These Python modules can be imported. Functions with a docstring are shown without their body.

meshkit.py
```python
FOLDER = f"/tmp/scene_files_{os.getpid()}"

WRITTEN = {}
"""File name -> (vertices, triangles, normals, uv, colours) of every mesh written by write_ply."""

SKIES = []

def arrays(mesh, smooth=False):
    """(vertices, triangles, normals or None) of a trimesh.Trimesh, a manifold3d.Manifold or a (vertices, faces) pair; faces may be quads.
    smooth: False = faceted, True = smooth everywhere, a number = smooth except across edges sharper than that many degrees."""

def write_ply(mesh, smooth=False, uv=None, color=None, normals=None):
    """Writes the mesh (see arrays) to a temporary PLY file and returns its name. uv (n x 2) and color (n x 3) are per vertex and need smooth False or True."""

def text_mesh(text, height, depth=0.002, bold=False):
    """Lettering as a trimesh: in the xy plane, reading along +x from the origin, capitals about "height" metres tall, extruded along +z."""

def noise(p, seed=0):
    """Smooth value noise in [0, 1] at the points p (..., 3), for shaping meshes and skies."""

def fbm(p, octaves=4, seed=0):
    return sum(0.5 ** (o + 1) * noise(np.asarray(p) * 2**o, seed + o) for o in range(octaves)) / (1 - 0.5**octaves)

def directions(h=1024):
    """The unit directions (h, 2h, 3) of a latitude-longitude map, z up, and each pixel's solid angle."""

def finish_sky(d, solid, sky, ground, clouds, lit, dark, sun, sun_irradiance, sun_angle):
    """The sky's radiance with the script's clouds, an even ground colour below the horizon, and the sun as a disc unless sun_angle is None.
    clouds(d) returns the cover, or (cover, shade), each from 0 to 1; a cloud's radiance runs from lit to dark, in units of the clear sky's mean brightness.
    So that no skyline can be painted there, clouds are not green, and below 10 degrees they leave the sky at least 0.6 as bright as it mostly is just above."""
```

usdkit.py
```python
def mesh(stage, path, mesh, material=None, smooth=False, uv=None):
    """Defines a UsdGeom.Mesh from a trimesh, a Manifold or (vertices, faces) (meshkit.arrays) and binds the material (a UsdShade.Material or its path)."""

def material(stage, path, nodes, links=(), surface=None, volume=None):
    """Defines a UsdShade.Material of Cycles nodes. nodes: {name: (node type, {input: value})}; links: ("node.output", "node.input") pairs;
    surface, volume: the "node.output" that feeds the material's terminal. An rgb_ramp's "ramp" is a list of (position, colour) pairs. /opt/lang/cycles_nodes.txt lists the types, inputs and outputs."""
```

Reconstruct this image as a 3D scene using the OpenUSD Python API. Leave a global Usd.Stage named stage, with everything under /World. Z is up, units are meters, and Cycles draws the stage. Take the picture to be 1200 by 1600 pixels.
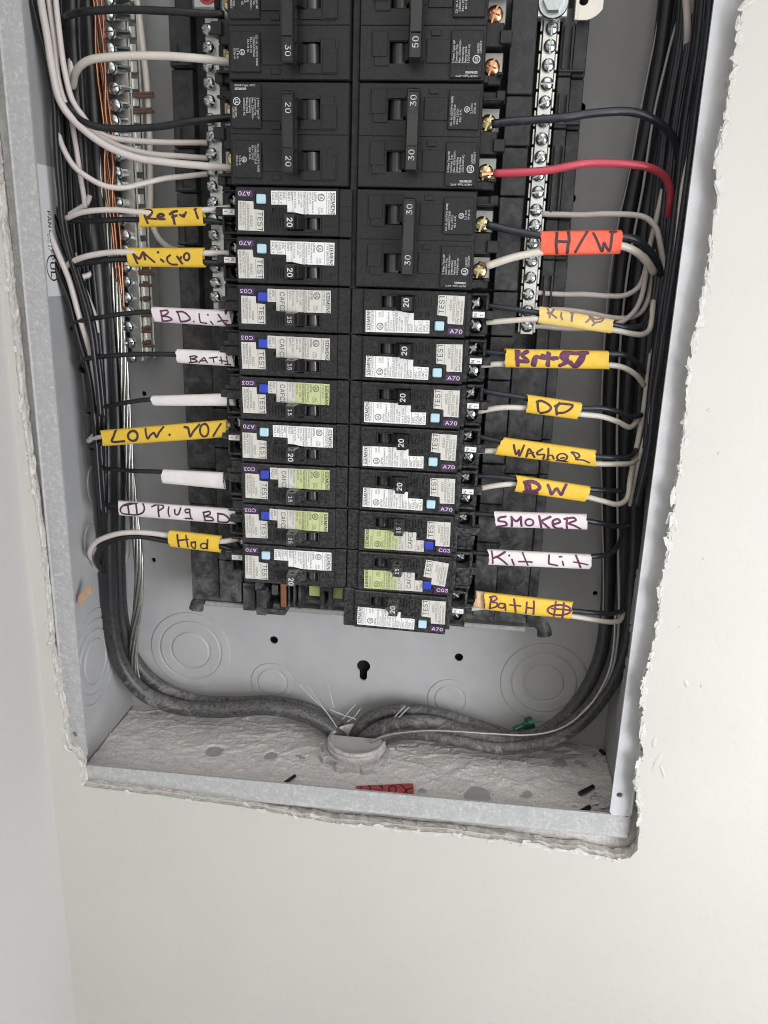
import math, random
import numpy as np, trimesh, usdkit, meshkit
import manifold3d as m3
from shapely.geometry import Polygon, LineString, Point, box as sbox
from shapely.ops import unary_union
from pxr import Usd, UsdGeom, UsdLux, UsdShade, Gf, Sdf, Vt

random.seed(7)
RNG = np.random.default_rng(7)
stage = Usd.Stage.CreateInMemory()
UsdGeom.SetStageUpAxis(stage, 'Z'); UsdGeom.SetStageMetersPerUnit(stage, 1.0)
UsdGeom.Xform.Define(stage, '/World')

# ------------------------------------------------------------------ camera
# x right along the wall, y into the wall (0 = front lip of the steel box), z up (0 = box floor); lengths below in millimetres
CAM = np.array([68.076, -436.319, 331.612]); FPX = 1253.16
ROT = np.array([[0.993276, 0.111994, 0.029332], [0.059871, -0.280064, -0.958112], [-0.099088, 0.953426, -0.284886]])
cam = UsdGeom.Camera.Define(stage, '/World/camera')
M = Gf.Matrix4d(*[*ROT[0], 0, *(-ROT[1]), 0, *(-ROT[2]), 0, *(CAM / 1000), 1])
cam.AddTransformOp().Set(M)
cam.CreateHorizontalApertureAttr(36.0); cam.CreateVerticalApertureAttr(48.0); cam.CreateFocalLengthAttr(36.0 * FPX / 1200)
cam.CreateClippingRangeAttr(Gf.Vec2f(0.01, 50)); cam.CreateExposureAttr(0.0)


def at(px, py, Y):
    """The point (mm) at depth Y that lies behind a point of the photograph (1200 x 1600)."""
    d = ROT.T @ np.array([(px - 600) / FPX, (py - 800) / FPX, 1.0])
    return CAM + d * (Y - CAM[1]) / d[1]


def atp(px, py, axis, value):
    d = ROT.T @ np.array([(px - 600) / FPX, (py - 800) / FPX, 1.0])
    return CAM + d * (value - CAM[axis]) / d[axis]


# ------------------------------------------------------------------ lights: unseen side and ceiling lamps, added fills in front
def rect_light(name, pos, target, w, h, power, color):
    L = UsdLux.RectLight.Define(stage, '/World/' + name)
    pos, target = np.array(pos, float), np.array(target, float)
    z = pos - target; z /= np.linalg.norm(z)
    x = np.cross([0, 0, 1.0], z); x = x / np.linalg.norm(x) if np.linalg.norm(x) > 1e-6 else np.array([1.0, 0, 0])
    y = np.cross(z, x)
    L.AddTransformOp().Set(Gf.Matrix4d(*[*x, 0, *y, 0, *z, 0, *pos, 1]))
    L.CreateWidthAttr(w); L.CreateHeightAttr(h); L.CreateIntensityAttr(power); L.CreateColorAttr(Gf.Vec3f(*color))
    L.CreateNormalizeAttr(False)


rect_light('unseen_side_lamp', (0.62, -0.56, 0.10), (0.04, 0, 0.10), 0.34, 0.5, 12.0, (0.985, 0.995, 1.03))  # out of view, placed to light wall and box from the right
rect_light('unseen_ceiling_panel', (0.3, -1.3, 2.1), (0.1, -0.5, 0), 2.4, 1.8, 1.9, (1.0, 0.98, 0.95))  # out of view overhead, placed to light the box floor
rect_light('added_fill_left', (-1.75, -2.9, 0.75), (0, 0, 0.2), 1.5, 2.2, 2.0, (1.0, 0.93, 0.80))  # warm fill added from the front left, no window known there
rect_light('added_fill_right', (1.55, -2.9, 0.75), (0, 0, 0.2), 1.5, 2.2, 2.3, (0.97, 0.99, 1.0))  # neutral fill added from the front right, gap between keeps metal darker
rect_light('added_ambient_fill', (0.1, -3.3, 1.1), (0, 0, 0.25), 3.4, 2.4, 1.0, (1.0, 0.97, 0.92))  # wide dim fill added behind the camera as ambient light

# ------------------------------------------------------------------ naming
count = {}


def fresh(name, parent='/World'):
    k = (parent, name); n = count.get(k, 0); count[k] = n + 1
    return f'{parent}/{name}' + (f'_{n:03d}' if n else '')


def tag(p, label=None, cat=None, group=None, kind=None):
    p = p.GetPrim() if hasattr(p, 'GetPrim') else p
    for k, v in (('label', label), ('category', cat), ('group', group), ('kind', kind)):
        if v: p.SetCustomDataByKey(k, v)
    return p


def path_of(p):
    return '/World' if p is None else (p if isinstance(p, str) else str(p.GetPath()))


def obj(name, mesh, mat, parent=None, smooth=30):
    """ONE mesh prim; mesh in millimetres (trimesh, Manifold, (v, f) or list of them)."""
    ms = mesh if isinstance(mesh, list) else [mesh]
    V, F, n = [], [], 0
    for m in ms:
        if hasattr(m, 'to_mesh'):
            q = m.to_mesh(); v, f = np.asarray(q.vert_properties)[:, :3], np.asarray(q.tri_verts)
        elif isinstance(m, tuple): v, f = np.asarray(m[0], float), np.asarray(m[1], int)
        else: v, f = np.asarray(m.vertices), np.asarray(m.faces)
        if f.shape[1] == 4: f = np.vstack([f[:, [0, 1, 2]], f[:, [0, 2, 3]]])
        V.append(v); F.append(f + n); n += len(v)
    return usdkit.mesh(stage, fresh(name, path_of(parent)), (np.vstack(V) / 1000.0, np.vstack(F)), MAT[mat], smooth=smooth).GetPrim()


def thing(name, label, cat, group=None, kind=None, loc=(0, 0, 0), roty=0.0):
    x = UsdGeom.Xform.Define(stage, fresh(name))
    x.AddTranslateOp().Set(Gf.Vec3d(*[c / 1000 for c in loc]))
    if roty: x.AddRotateYOp().Set(roty)
    return tag(x, label, cat, group, kind)


# ------------------------------------------------------------------ materials
MAT = {}


def plain(name, color, rough=0.5, metal=0.0, spec=0.5, grain=0.0, gscale=300.0, bump=0.0, bscale=400.0, dust=0.0, dcol=(0.36, 0.34, 0.32), dscale=160.0, zdust=None, coat=0.0, up=0.0, edge=(0.42, 0.72), smear=0.0):
    """Colour with uneven grain, fine relief and grey building dust (more of it on faces that look up)."""
    n = {'p': ('principled_bsdf', {'roughness': rough, 'metallic': metal, 'specular_ior_level': spec, 'base_color': color, 'coat_weight': coat, 'coat_roughness': 0.15}), 'g': ('geometry', {})}
    L = []; out = None
    if grain:
        n['n1'] = ('noise_texture', {'scale': gscale, 'detail': 5.0, 'roughness': 0.65}); L.append(('g.position', 'n1.vector'))
        n['r1'] = ('map_range', {'from_min': 0.3, 'from_max': 0.7, 'to_min': 1 - grain, 'to_max': 1 + grain}); L.append(('n1.fac', 'r1.value'))
        n['m1'] = ('mix_color', {'blend_type': 'multiply', 'fac': 1.0, 'a': color, 'use_clamp_result': False})
        n['c1'] = ('combine_color', {}); L += [('r1.result', 'c1.r'), ('r1.result', 'c1.g'), ('r1.result', 'c1.b'), ('c1.color', 'm1.b')]
        out = 'm1.result'
    if dust:
        n['n2'] = ('noise_texture', {'scale': dscale, 'detail': 8.0, 'roughness': 0.72, 'distortion': 0.6}); L.append(('g.position', 'n2.vector'))
        n['r2'] = ('map_range', {'from_min': edge[0], 'from_max': edge[1], 'to_min': 0.0, 'to_max': dust, 'clamp': True}); L.append(('n2.fac', 'r2.value'))
        fac = 'r2.result'
        n['s2'] = ('separate_xyz', {}); L.append(('g.position', 's2.vector'))
        if zdust:
            n['z2'] = ('map_range', {'from_min': zdust[0], 'from_max': zdust[1], 'to_min': 1.0, 'to_max': zdust[2], 'clamp': True}); L.append(('s2.z', 'z2.value'))
            n['mz'] = ('math', {'math_type': 'multiply'}); L += [(fac, 'mz.value1'), ('z2.result', 'mz.value2')]; fac = 'mz.value'
        if up:
            n['sn'] = ('separate_xyz', {}); L.append(('g.normal', 'sn.vector'))
            n['ru'] = ('map_range', {'from_min': 0.1, 'from_max': 0.8, 'to_min': 1.0, 'to_max': 1.0 + up, 'clamp': True}); L.append(('sn.z', 'ru.value'))
            n['mu'] = ('math', {'math_type': 'multiply', 'use_clamp': True}); L += [(fac, 'mu.value1'), ('ru.result', 'mu.value2')]; fac = 'mu.value'
        if smear:
            n['n5'] = ('noise_texture', {'scale': 42.0, 'detail': 12.0, 'roughness': 0.78, 'distortion': 1.2}); L.append(('g.position', 'n5.vector'))
            n['r5'] = ('map_range', {'from_min': 0.51, 'from_max': 0.60, 'to_min': 0.0, 'to_max': smear, 'clamp': True}); L.append(('n5.fac', 'r5.value'))
            n['z5'] = ('map_range', {'from_min': 0.03, 'from_max': 0.075, 'to_min': 1.0, 'to_max': 0.0, 'clamp': True}); L.append(('s2.z', 'z5.value'))
            n['m5'] = ('math', {'math_type': 'multiply'}); L += [('r5.result', 'm5.value1'), ('z5.result', 'm5.value2')]
            n['x5'] = ('math', {'math_type': 'maximum'}); L += [('m5.value', 'x5.value1'), (fac, 'x5.value2')]; fac = 'x5.value'
        n['m2'] = ('mix_color', {'a': color, 'b': dcol}); L.append((fac, 'm2.fac'))
        if out: L.append((out, 'm2.a'))
        out = 'm2.result'
        n['rr'] = ('map_range', {'from_min': 0.0, 'from_max': 0.6, 'to_min': rough, 'to_max': max(rough, 0.85), 'clamp': True}); L += [(fac, 'rr.value'), ('rr.result', 'p.roughness')]
    if out: L.append((out, 'p.base_color'))
    if bump:
        n['n3'] = ('noise_texture', {'scale': bscale, 'detail': 4.0, 'roughness': 0.6}); L.append(('g.position', 'n3.vector'))
        n['b3'] = ('bump', {'strength': 1.0, 'distance': bump}); L += [('n3.fac', 'b3.height'), ('b3.normal', 'p.normal')]
    MAT[name] = usdkit.material(stage, '/World/Looks/' + name, n, L, surface='p.BSDF')


plain('wall_paint', (0.53, 0.523, 0.482), 0.6, grain=0.03, gscale=7, bump=0.00022, bscale=170)
plain('wall_paint_left', (0.575, 0.56, 0.54), 0.62, grain=0.012, gscale=14, bump=0.00022, bscale=180)
plain('gypsum', (0.66, 0.64, 0.61), 0.95, grain=0.18, gscale=260, bump=0.0010, bscale=500, dust=0.7, dcol=(0.46, 0.39, 0.33), dscale=160, edge=(0.48, 0.6))
plain('plaster_fill', (0.54, 0.525, 0.505), 0.95, grain=0.15, gscale=260, bump=0.0008, bscale=500)
plain('torn_paper', (0.59, 0.58, 0.555), 0.9, grain=0.10, gscale=500, bump=0.0003, bscale=900)
plain('box_steel', (0.405, 0.407, 0.41), 0.42, spec=0.45, grain=0.05, gscale=60, bump=0.00003, bscale=300, dust=0.22, dcol=(0.42, 0.41, 0.40), dscale=45, zdust=(0.03, 0.16, 0.22))
plain('box_edge', (0.52, 0.53, 0.545), 0.42, spec=0.5, grain=0.06, gscale=150, dust=0.7, edge=(0.62, 0.68), dcol=(0.70, 0.70, 0.68), dscale=260, bump=0.00008, bscale=260)
plain('box_edge_plastered', (0.39, 0.395, 0.395), 0.5, spec=0.45, grain=0.08, gscale=150, dust=1.0, dcol=(0.66, 0.665, 0.645), dscale=420, bump=0.0003, bscale=420, edge=(0.5, 0.8))
plain('hole_shade', (0.004, 0.004, 0.004), 0.9)  # near-black colour standing for the shade inside the holes
plain('black_plastic', (0.014, 0.0145, 0.016), 0.33, spec=0.42, grain=0.15, gscale=500, bump=0.00006, bscale=900, dust=0.36, dcol=(0.34, 0.33, 0.32), dscale=420, zdust=(0.13, 0.36, 0.10), up=1.2)
plain('breaker_face', (0.0125, 0.013, 0.0145), 0.33, spec=0.4, grain=0.12, gscale=700, bump=0.00005, bscale=1200, dust=0.22, dcol=(0.34, 0.33, 0.32), dscale=700, zdust=(0.13, 0.36, 0.15), up=1.8)
plain('handle_plastic', (0.014, 0.014, 0.015), 0.16, spec=0.75, grain=0.1, gscale=600, dust=0.55, dcol=(0.34, 0.33, 0.32), dscale=1100, zdust=(0.12, 0.27, 0.03), up=1.0)
plain('toggle_rod', (0.05, 0.05, 0.052), 0.2, spec=0.7)
plain('bus_plastic', (0.022, 0.0225, 0.024), 0.5, spec=0.42, grain=0.2, gscale=300, bump=0.0002, bscale=260, dust=0.50, dcol=(0.26, 0.255, 0.25), dscale=130, zdust=(0.11, 0.46, 0.22), up=1.6)
plain('ledge_dust', (0.30, 0.29, 0.28), 0.85, grain=0.2, gscale=300, bump=0.0003, bscale=400)
plain('zinc', (0.52, 0.56, 0.565), 0.27, metal=1.0, grain=0.12, gscale=600, bump=0.00006, bscale=900)
plain('bar_alloy', (0.70, 0.695, 0.66), 0.4, metal=1.0, grain=0.06, gscale=300, bump=0.00004, bscale=900)
plain('brass', (0.78, 0.66, 0.38), 0.28, metal=1.0, grain=0.1, gscale=600)
plain('copper_screw', (0.72, 0.40, 0.24), 0.3, metal=1.0, grain=0.1, gscale=600)
plain('copper', (0.50, 0.235, 0.145), 0.36, metal=1.0, grain=0.18, gscale=250)
plain('copper_dull', (0.19, 0.115, 0.09), 0.55, metal=0.6, grain=0.2, gscale=400)
plain('bare_aluminium', (0.50, 0.49, 0.46), 0.36, metal=1.0, grain=0.15, gscale=300)
plain('wire_white', (0.61, 0.555, 0.525), 0.42, spec=0.45, grain=0.05, gscale=150, coat=0.15)
plain('wire_cream', (0.62, 0.58, 0.51), 0.38, spec=0.45, grain=0.05, gscale=150, coat=0.2)
plain('wire_black', (0.011, 0.0115, 0.013), 0.34, spec=0.42, grain=0.15, gscale=300, coat=0.08, dust=0.07, dcol=(0.2, 0.2, 0.2), dscale=260)
plain('wire_black_right', (0.015, 0.018, 0.025), 0.36, spec=0.5, grain=0.12, gscale=300, coat=0.15, dust=0.08, dcol=(0.2, 0.2, 0.2), dscale=260)
plain('wire_red', (0.50, 0.055, 0.085), 0.38, spec=0.5, grain=0.05, gscale=200, coat=0.15)
plain('cable_black', (0.016, 0.0165, 0.018), 0.33, spec=0.5, grain=0.15, gscale=200, bump=0.00005, bscale=500, dust=0.34, edge=(0.36, 0.75), dcol=(0.33, 0.32, 0.31), dscale=520, zdust=(0.025, 0.12, 0.08), up=1.2, smear=0.62)
plain('plaster_dust', (0.73, 0.695, 0.675), 0.97, grain=0.16, gscale=600, bump=0.0007, bscale=700, dust=0.55, dcol=(0.56, 0.54, 0.53), dscale=75, edge=(0.5, 0.64))
plain('duct_grey', (0.34, 0.335, 0.325), 0.8, grain=0.08, gscale=200, dust=0.3, dcol=(0.42, 0.39, 0.37), dscale=300)
plain('fitting_grey', (0.33, 0.33, 0.325), 0.7, grain=0.15, gscale=300, dust=1.0, dcol=(0.55, 0.52, 0.50), dscale=230, edge=(0.38, 0.62), up=1.2, bump=0.0005, bscale=500)
plain('tape_yellow', (0.72, 0.475, 0.045), 0.5, grain=0.06, gscale=260, bump=0.00008, bscale=260)
plain('tape_yellow_worn', (0.72, 0.52, 0.13), 0.55, grain=0.08, gscale=260, bump=0.0001, bscale=260, dust=0.6, dcol=(0.66, 0.56, 0.36), dscale=200)
plain('tape_white', (0.70, 0.67, 0.655), 0.5, grain=0.04, gscale=260, bump=0.00008, bscale=260)
plain('tape_white_pink', (0.70, 0.64, 0.66), 0.5, grain=0.05, gscale=200, bump=0.00008, bscale=260)
plain('tape_orange', (0.82, 0.105, 0.045), 0.5, grain=0.08, gscale=300, bump=0.0001, bscale=300, dust=0.25, dcol=(0.85, 0.35, 0.28), dscale=350)
plain('tape_tan', (0.60, 0.40, 0.25), 0.6, grain=0.06, gscale=260)
plain('tag_red', (0.50, 0.05, 0.055), 0.6, grain=0.1, gscale=300, dust=0.35, dcol=(0.5, 0.32, 0.3), dscale=300)
plain('marker_ink', (0.055, 0.022, 0.035), 0.5, grain=0.5, gscale=500)
plain('marker_purple', (0.105, 0.025, 0.075), 0.5, grain=0.45, gscale=500)
plain('marker_faded', (0.19, 0.13, 0.16), 0.55, grain=0.4, gscale=900)
plain('print_black', (0.035, 0.035, 0.035), 0.6)
plain('print_white', (0.62, 0.62, 0.62), 0.6)
plain('print_lilac', (0.72, 0.62, 0.78), 0.6)
plain('purple_patch', (0.075, 0.035, 0.10), 0.45)
plain('purple_bright', (0.07, 0.022, 0.095), 0.45)
plain('zinc_dark', (0.36, 0.37, 0.36), 0.35, metal=1.0, grain=0.15, gscale=500)
plain('label_white', (0.80, 0.80, 0.78), 0.45, grain=0.03, gscale=500, dust=0.25, dcol=(0.5, 0.48, 0.46), dscale=500, zdust=(0.13, 0.3, 0.1))
plain('label_grey', (0.60, 0.59, 0.54), 0.45, grain=0.04, gscale=500, dust=0.2, dcol=(0.42, 0.4, 0.38), dscale=500, zdust=(0.13, 0.3, 0.2))
plain('label_green', (0.50, 0.55, 0.27), 0.45, grain=0.06, gscale=120, dust=0.2, dcol=(0.5, 0.5, 0.4), dscale=300, zdust=(0.13, 0.3, 0.2))
plain('button_pale_blue', (0.46, 0.66, 0.75), 0.35, grain=0.02)
plain('button_blue', (0.035, 0.06, 0.46), 0.3, grain=0.05)
plain('tab_lime', (0.50, 0.56, 0.22), 0.5, grain=0.06, gscale=120)
plain('paper_sticker', (0.74, 0.74, 0.75), 0.6, grain=0.03)
plain('screw_green', (0.02, 0.14, 0.09), 0.35, metal=0.6, grain=0.15, dust=0.4, dcol=(0.2, 0.25, 0.23), dscale=400)
plain('strand_grey', (0.40, 0.40, 0.40), 0.6)
plain('wood_chip', (0.42, 0.25, 0.15), 0.7, grain=0.2, gscale=300)
plain('cream_metal', (0.66, 0.64, 0.57), 0.4, metal=0.6, grain=0.04)


# ------------------------------------------------------------------ mesh helpers (millimetres)
def cbox(x0, x1, y0, y1, z0, z1, c=0.35):
    """Box with chamfered edges, as a Manifold."""
    c = min(c, (x1 - x0) * .45, (y1 - y0) * .45, (z1 - z0) * .45)
    if c <= 0.01:
        return m3.Manifold.cube([x1 - x0, y1 - y0, z1 - z0]).translate([x0, y0, z0])
    P = []
    for sx in (0, 1):
        for sy in (0, 1):
            for sz in (0, 1):
                X, Y, Z = (x0, x1)[sx], (y0, y1)[sy], (z0, z1)[sz]
                dx, dy, dz = (1 - 2 * sx) * c, (1 - 2 * sy) * c, (1 - 2 * sz) * c
                P += [(X, Y + dy, Z + dz), (X + dx, Y, Z + dz), (X + dx, Y + dy, Z)]
    return m3.Manifold.hull_points(np.array(P, np.float64))


def rbox(x0, x1, y0, y1, z0, z1):
    return m3.Manifold.cube([x1 - x0, y1 - y0, z1 - z0]).translate([x0, y0, z0])


def cyl(p, axis, h, r, r2=None, n=20):
    """Cylinder from p along axis 'x', 'y' (into the wall) or 'z'."""
    m = m3.Manifold.cylinder(h, r, r if r2 is None else r2, n)
    if axis == 'y': m = m.rotate([-90, 0, 0])
    if axis == 'x': m = m.rotate([0, 90, 0])
    return m.translate([float(t) for t in p])


def prism(poly, y0, y1):
    """Polygon in (x, z) extruded from y0 to y1 (y0 is the face towards the viewer)."""
    geoms = getattr(poly, 'geoms', [poly]); out = []
    for g in geoms:
        if g.is_empty or g.area < 1e-4: continue
        m = trimesh.creation.extrude_polygon(g, y1 - y0, engine='earcut')
        v = np.array(m.vertices); v = np.c_[v[:, 0], y1 - v[:, 2], v[:, 1]]
        out.append((v, np.asarray(m.faces)))
    return out


TXT = {}


def text_v(s, h, bold=False):
    k = (s, bold)
    if k not in TXT:
        m = meshkit.text_mesh(s, 1.0, 0.02, bold); TXT[k] = (np.array(m.vertices), np.array(m.faces))
    v, f = TXT[k]
    return v * [h, h, 1.0], f


def put_text(s, h, origin, ex, ey, bold=False, squeeze=1.0, lift=0.02):
    """Lettering starting at origin, reading along ex, capitals towards ey."""
    v, f = text_v(s, h, bold); ex, ey = np.array(ex, float), np.array(ey, float); ez = np.cross(ex, ey)
    return np.array(origin) + np.outer(v[:, 0] * squeeze, ex) + np.outer(v[:, 1], ey) + np.outer(v[:, 2] + lift, ez), f


def spline(P, step=2.0):
    P = np.array(P, float)
    if len(P) == 2:
        n = max(2, int(np.linalg.norm(P[1] - P[0]) / step)); return P[0] + np.linspace(0, 1, n + 1)[:, None] * (P[1] - P[0])
    Q = np.vstack([2 * P[0] - P[1], P, 2 * P[-1] - P[-2]]); out = []
    for i in range(1, len(Q) - 2):
        p0, p1, p2, p3 = Q[i - 1:i + 3]
        t0 = 0; t1 = t0 + max(np.linalg.norm(p1 - p0), 1e-6) ** .5; t2 = t1 + max(np.linalg.norm(p2 - p1), 1e-6) ** .5; t3 = t2 + max(np.linalg.norm(p3 - p2), 1e-6) ** .5
        n = max(2, int(np.linalg.norm(p2 - p1) / step)); t = np.linspace(t1, t2, n, endpoint=False)[:, None]
        a1 = (t1 - t) / (t1 - t0) * p0 + (t - t0) / (t1 - t0) * p1; a2 = (t2 - t) / (t2 - t1) * p1 + (t - t1) / (t2 - t1) * p2; a3 = (t3 - t) / (t3 - t2) * p2 + (t - t2) / (t3 - t2) * p3
        b1 = (t2 - t) / (t2 - t0) * a1 + (t - t0) / (t2 - t0) * a2; b2 = (t3 - t) / (t3 - t1) * a2 + (t - t1) / (t3 - t1) * a3
        out.append((t2 - t) / (t2 - t1) * b1 + (t - t1) / (t2 - t1) * b2)
    out.append(P[-1:]); return np.vstack(out)


def frames(C):
    T = np.gradient(C, axis=0); T /= np.maximum(np.linalg.norm(T, axis=1, keepdims=True), 1e-9)
    N = np.zeros_like(T); a = np.array([0, -1.0, 0]); n = a - T[0] * (a @ T[0])
    if np.linalg.norm(n) < .1: a = np.array([1.0, 0, 0]); n = a - T[0] * (a @ T[0])
    for i in range(len(T)):
        n = n - T[i] * (n @ T[i]); n /= max(np.linalg.norm(n), 1e-9); N[i] = n
    return T, N, np.cross(T, N)


def tube(C, r, sides=10):
    """Closed tube along the centre line C."""
    T, N, B = frames(C); a = np.arange(sides) / sides * 2 * np.pi; r = np.broadcast_to(r, (len(C),))
    V = (C[:, None] + r[:, None, None] * (np.cos(a)[None, :, None] * N[:, None] + np.sin(a)[None, :, None] * B[:, None])).reshape(-1, 3)
    F = []; n = len(C); i = np.arange(n - 1)[:, None] * sides; j = np.arange(sides)[None]; k = (j + 1) % sides
    F = np.stack([i + j, i + k, i + sides + k, i + sides + j], -1).reshape(-1, 4); F = np.vstack([F[:, [0, 1, 2]], F[:, [0, 2, 3]]])
    c0, c1 = len(V), len(V) + 1; V = np.vstack([V, C[0], C[-1]]); j = np.arange(sides); k = (j + 1) % sides
    F = np.vstack([F, np.c_[np.full(sides, c0), k, j], np.c_[np.full(sides, c1), (n - 1) * sides + j, (n - 1) * sides + k]])
    return V, F


def revolve_y(profile, centre, n=36):
    """Lathe of (radius, y) about an axis along y through centre (x, z)."""
    a = np.arange(n) / n * 2 * np.pi; P = np.array(profile, float)
    V = np.stack([centre[0] + P[:, 0, None] * np.cos(a), np.repeat(P[:, 1, None], n, 1), centre[1] + P[:, 0, None] * np.sin(a)], -1).reshape(-1, 3)
    i = np.arange(len(P) - 1)[:, None] * n; j = np.arange(n)[None]; k = (j + 1) % n
    F = np.stack([i + j, i + n + j, i + n + k, i + k], -1).reshape(-1, 4)
    return V, np.vstack([F[:, [0, 1, 2]], F[:, [0, 2, 3]]])


def px_path(pts):
    return spline([at(*p) for p in pts])


def smooth_noise(x, seed):
    x = np.asarray(x, float); return meshkit.noise(np.stack([x, np.full_like(x, seed * 3.7), np.full_like(x, .5)], -1), seed) * 2 - 1


def each(name, meshes, mat, parent=None, smooth=30):
    for m in meshes: obj(name, m, mat, parent, smooth)

# ================================================================== THE SETTING: plasterboard wall with a rough hole, side wall
HX, BD, LB = 182.43, 99.4, 14.5      # half width of the box, its depth, height of its bottom lip
WY = -9.0                            # front of the plasterboard
edge_px = [(1180, -60), (1173, 0), (1152, 42), (1146, 95), (1140, 134), (1131, 180), (1127, 215), (1116, 250), (1120, 276), (1123, 300), (1119, 327), (1109, 380), (1106, 423), (1098, 455), (1093, 485), (1086, 520), (1083, 546), (1080, 565), (1077, 585), (1072, 640), (1068, 686), (1062, 720), (1058, 752), (1052, 790), (1047, 828), (1042, 880), (1029, 924), (1027, 965), (1022, 1001), (1014, 1040), (1003, 1070), (1005, 1110), (1001, 1147), (1004, 1180), (993, 1223), (996, 1250), (998, 1280), (997, 1328), (985, 1340), (962, 1344), (933, 1335), (900, 1329), (867, 1326), (833, 1321), (800, 1315), (757, 1310), (700, 1301), (660, 1300), (627, 1295), (580, 1290), (527, 1287), (480, 1280), (443, 1272), (400, 1265), (350, 1256), (300, 1250), (250, 1243), (200, 1237), (167, 1233), (130, 1228), (125, 1195), (119, 1178), (104, 1168), (99, 1120), (92, 1090), (84, 1040), (78, 1007), (72, 930), (62, 840), (50, 770), (38, 690), (22, 540), (10, 430), (-6, 300)]
E0 = np.array([at(x, y, WY)[[0, 2]] for x, y in edge_px])
ring = np.vstack([[[184, 640]], E0, [[-185, 640]]])
# resample finely and make ragged
seg = np.r_[0, np.cumsum(np.linalg.norm(np.diff(ring, axis=0), axis=1))]
s = np.arange(0, seg[-1], 1.1); rx = np.interp(s, seg, ring[:, 0]); rz = np.interp(s, seg, ring[:, 1])
tx, tz = np.gradient(rx), np.gradient(rz); ln = np.hypot(tx, tz); nx, nz = tz / ln, -tx / ln      # points out of the hole or in; both are fine for noise
jit = smooth_noise(s / 9, 1) * .75 + smooth_noise(s / 3.3, 2) * .5 + smooth_noise(s / 1.4, 3) * .30
jit = jit * np.where(rx > 120, 1.7, 1.0) + np.where(rx > 120, 1.0, 0) * np.maximum(0, smooth_noise(s / 5, 8) - .25) * 3.0
jit = np.where(rz > 560, 0, jit); front = np.c_[rx + nx * jit, rz + nz * jit]
hole = Polygon(front).buffer(0)
if hole.geom_type != 'Polygon': hole = max(hole.geoms, key=lambda g: g.area)
hole = hole.simplify(0.12)
sheet = sbox(-190, -700, 900, 900).difference(hole)
wv, wf = trimesh.creation.triangulate_polygon(sheet, engine='earcut')
fv = np.c_[wv[:, 0], np.full(len(wv), WY), wv[:, 1]]
wall = tag(UsdGeom.Xform.Define(stage, fresh('wall')), 'white painted plasterboard wall with a rough rectangular hole cut around the steel box', 'wall', kind='structure')
back = prism(sbox(-190, -700, 900, 900).difference(hole.buffer(2.5)), -4.0, 3.7)
obj('painted_face', [(fv, wf[:, ::-1]), (fv + [0, 4.6, 0], wf)], 'wall_paint', wall, smooth=False)
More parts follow.
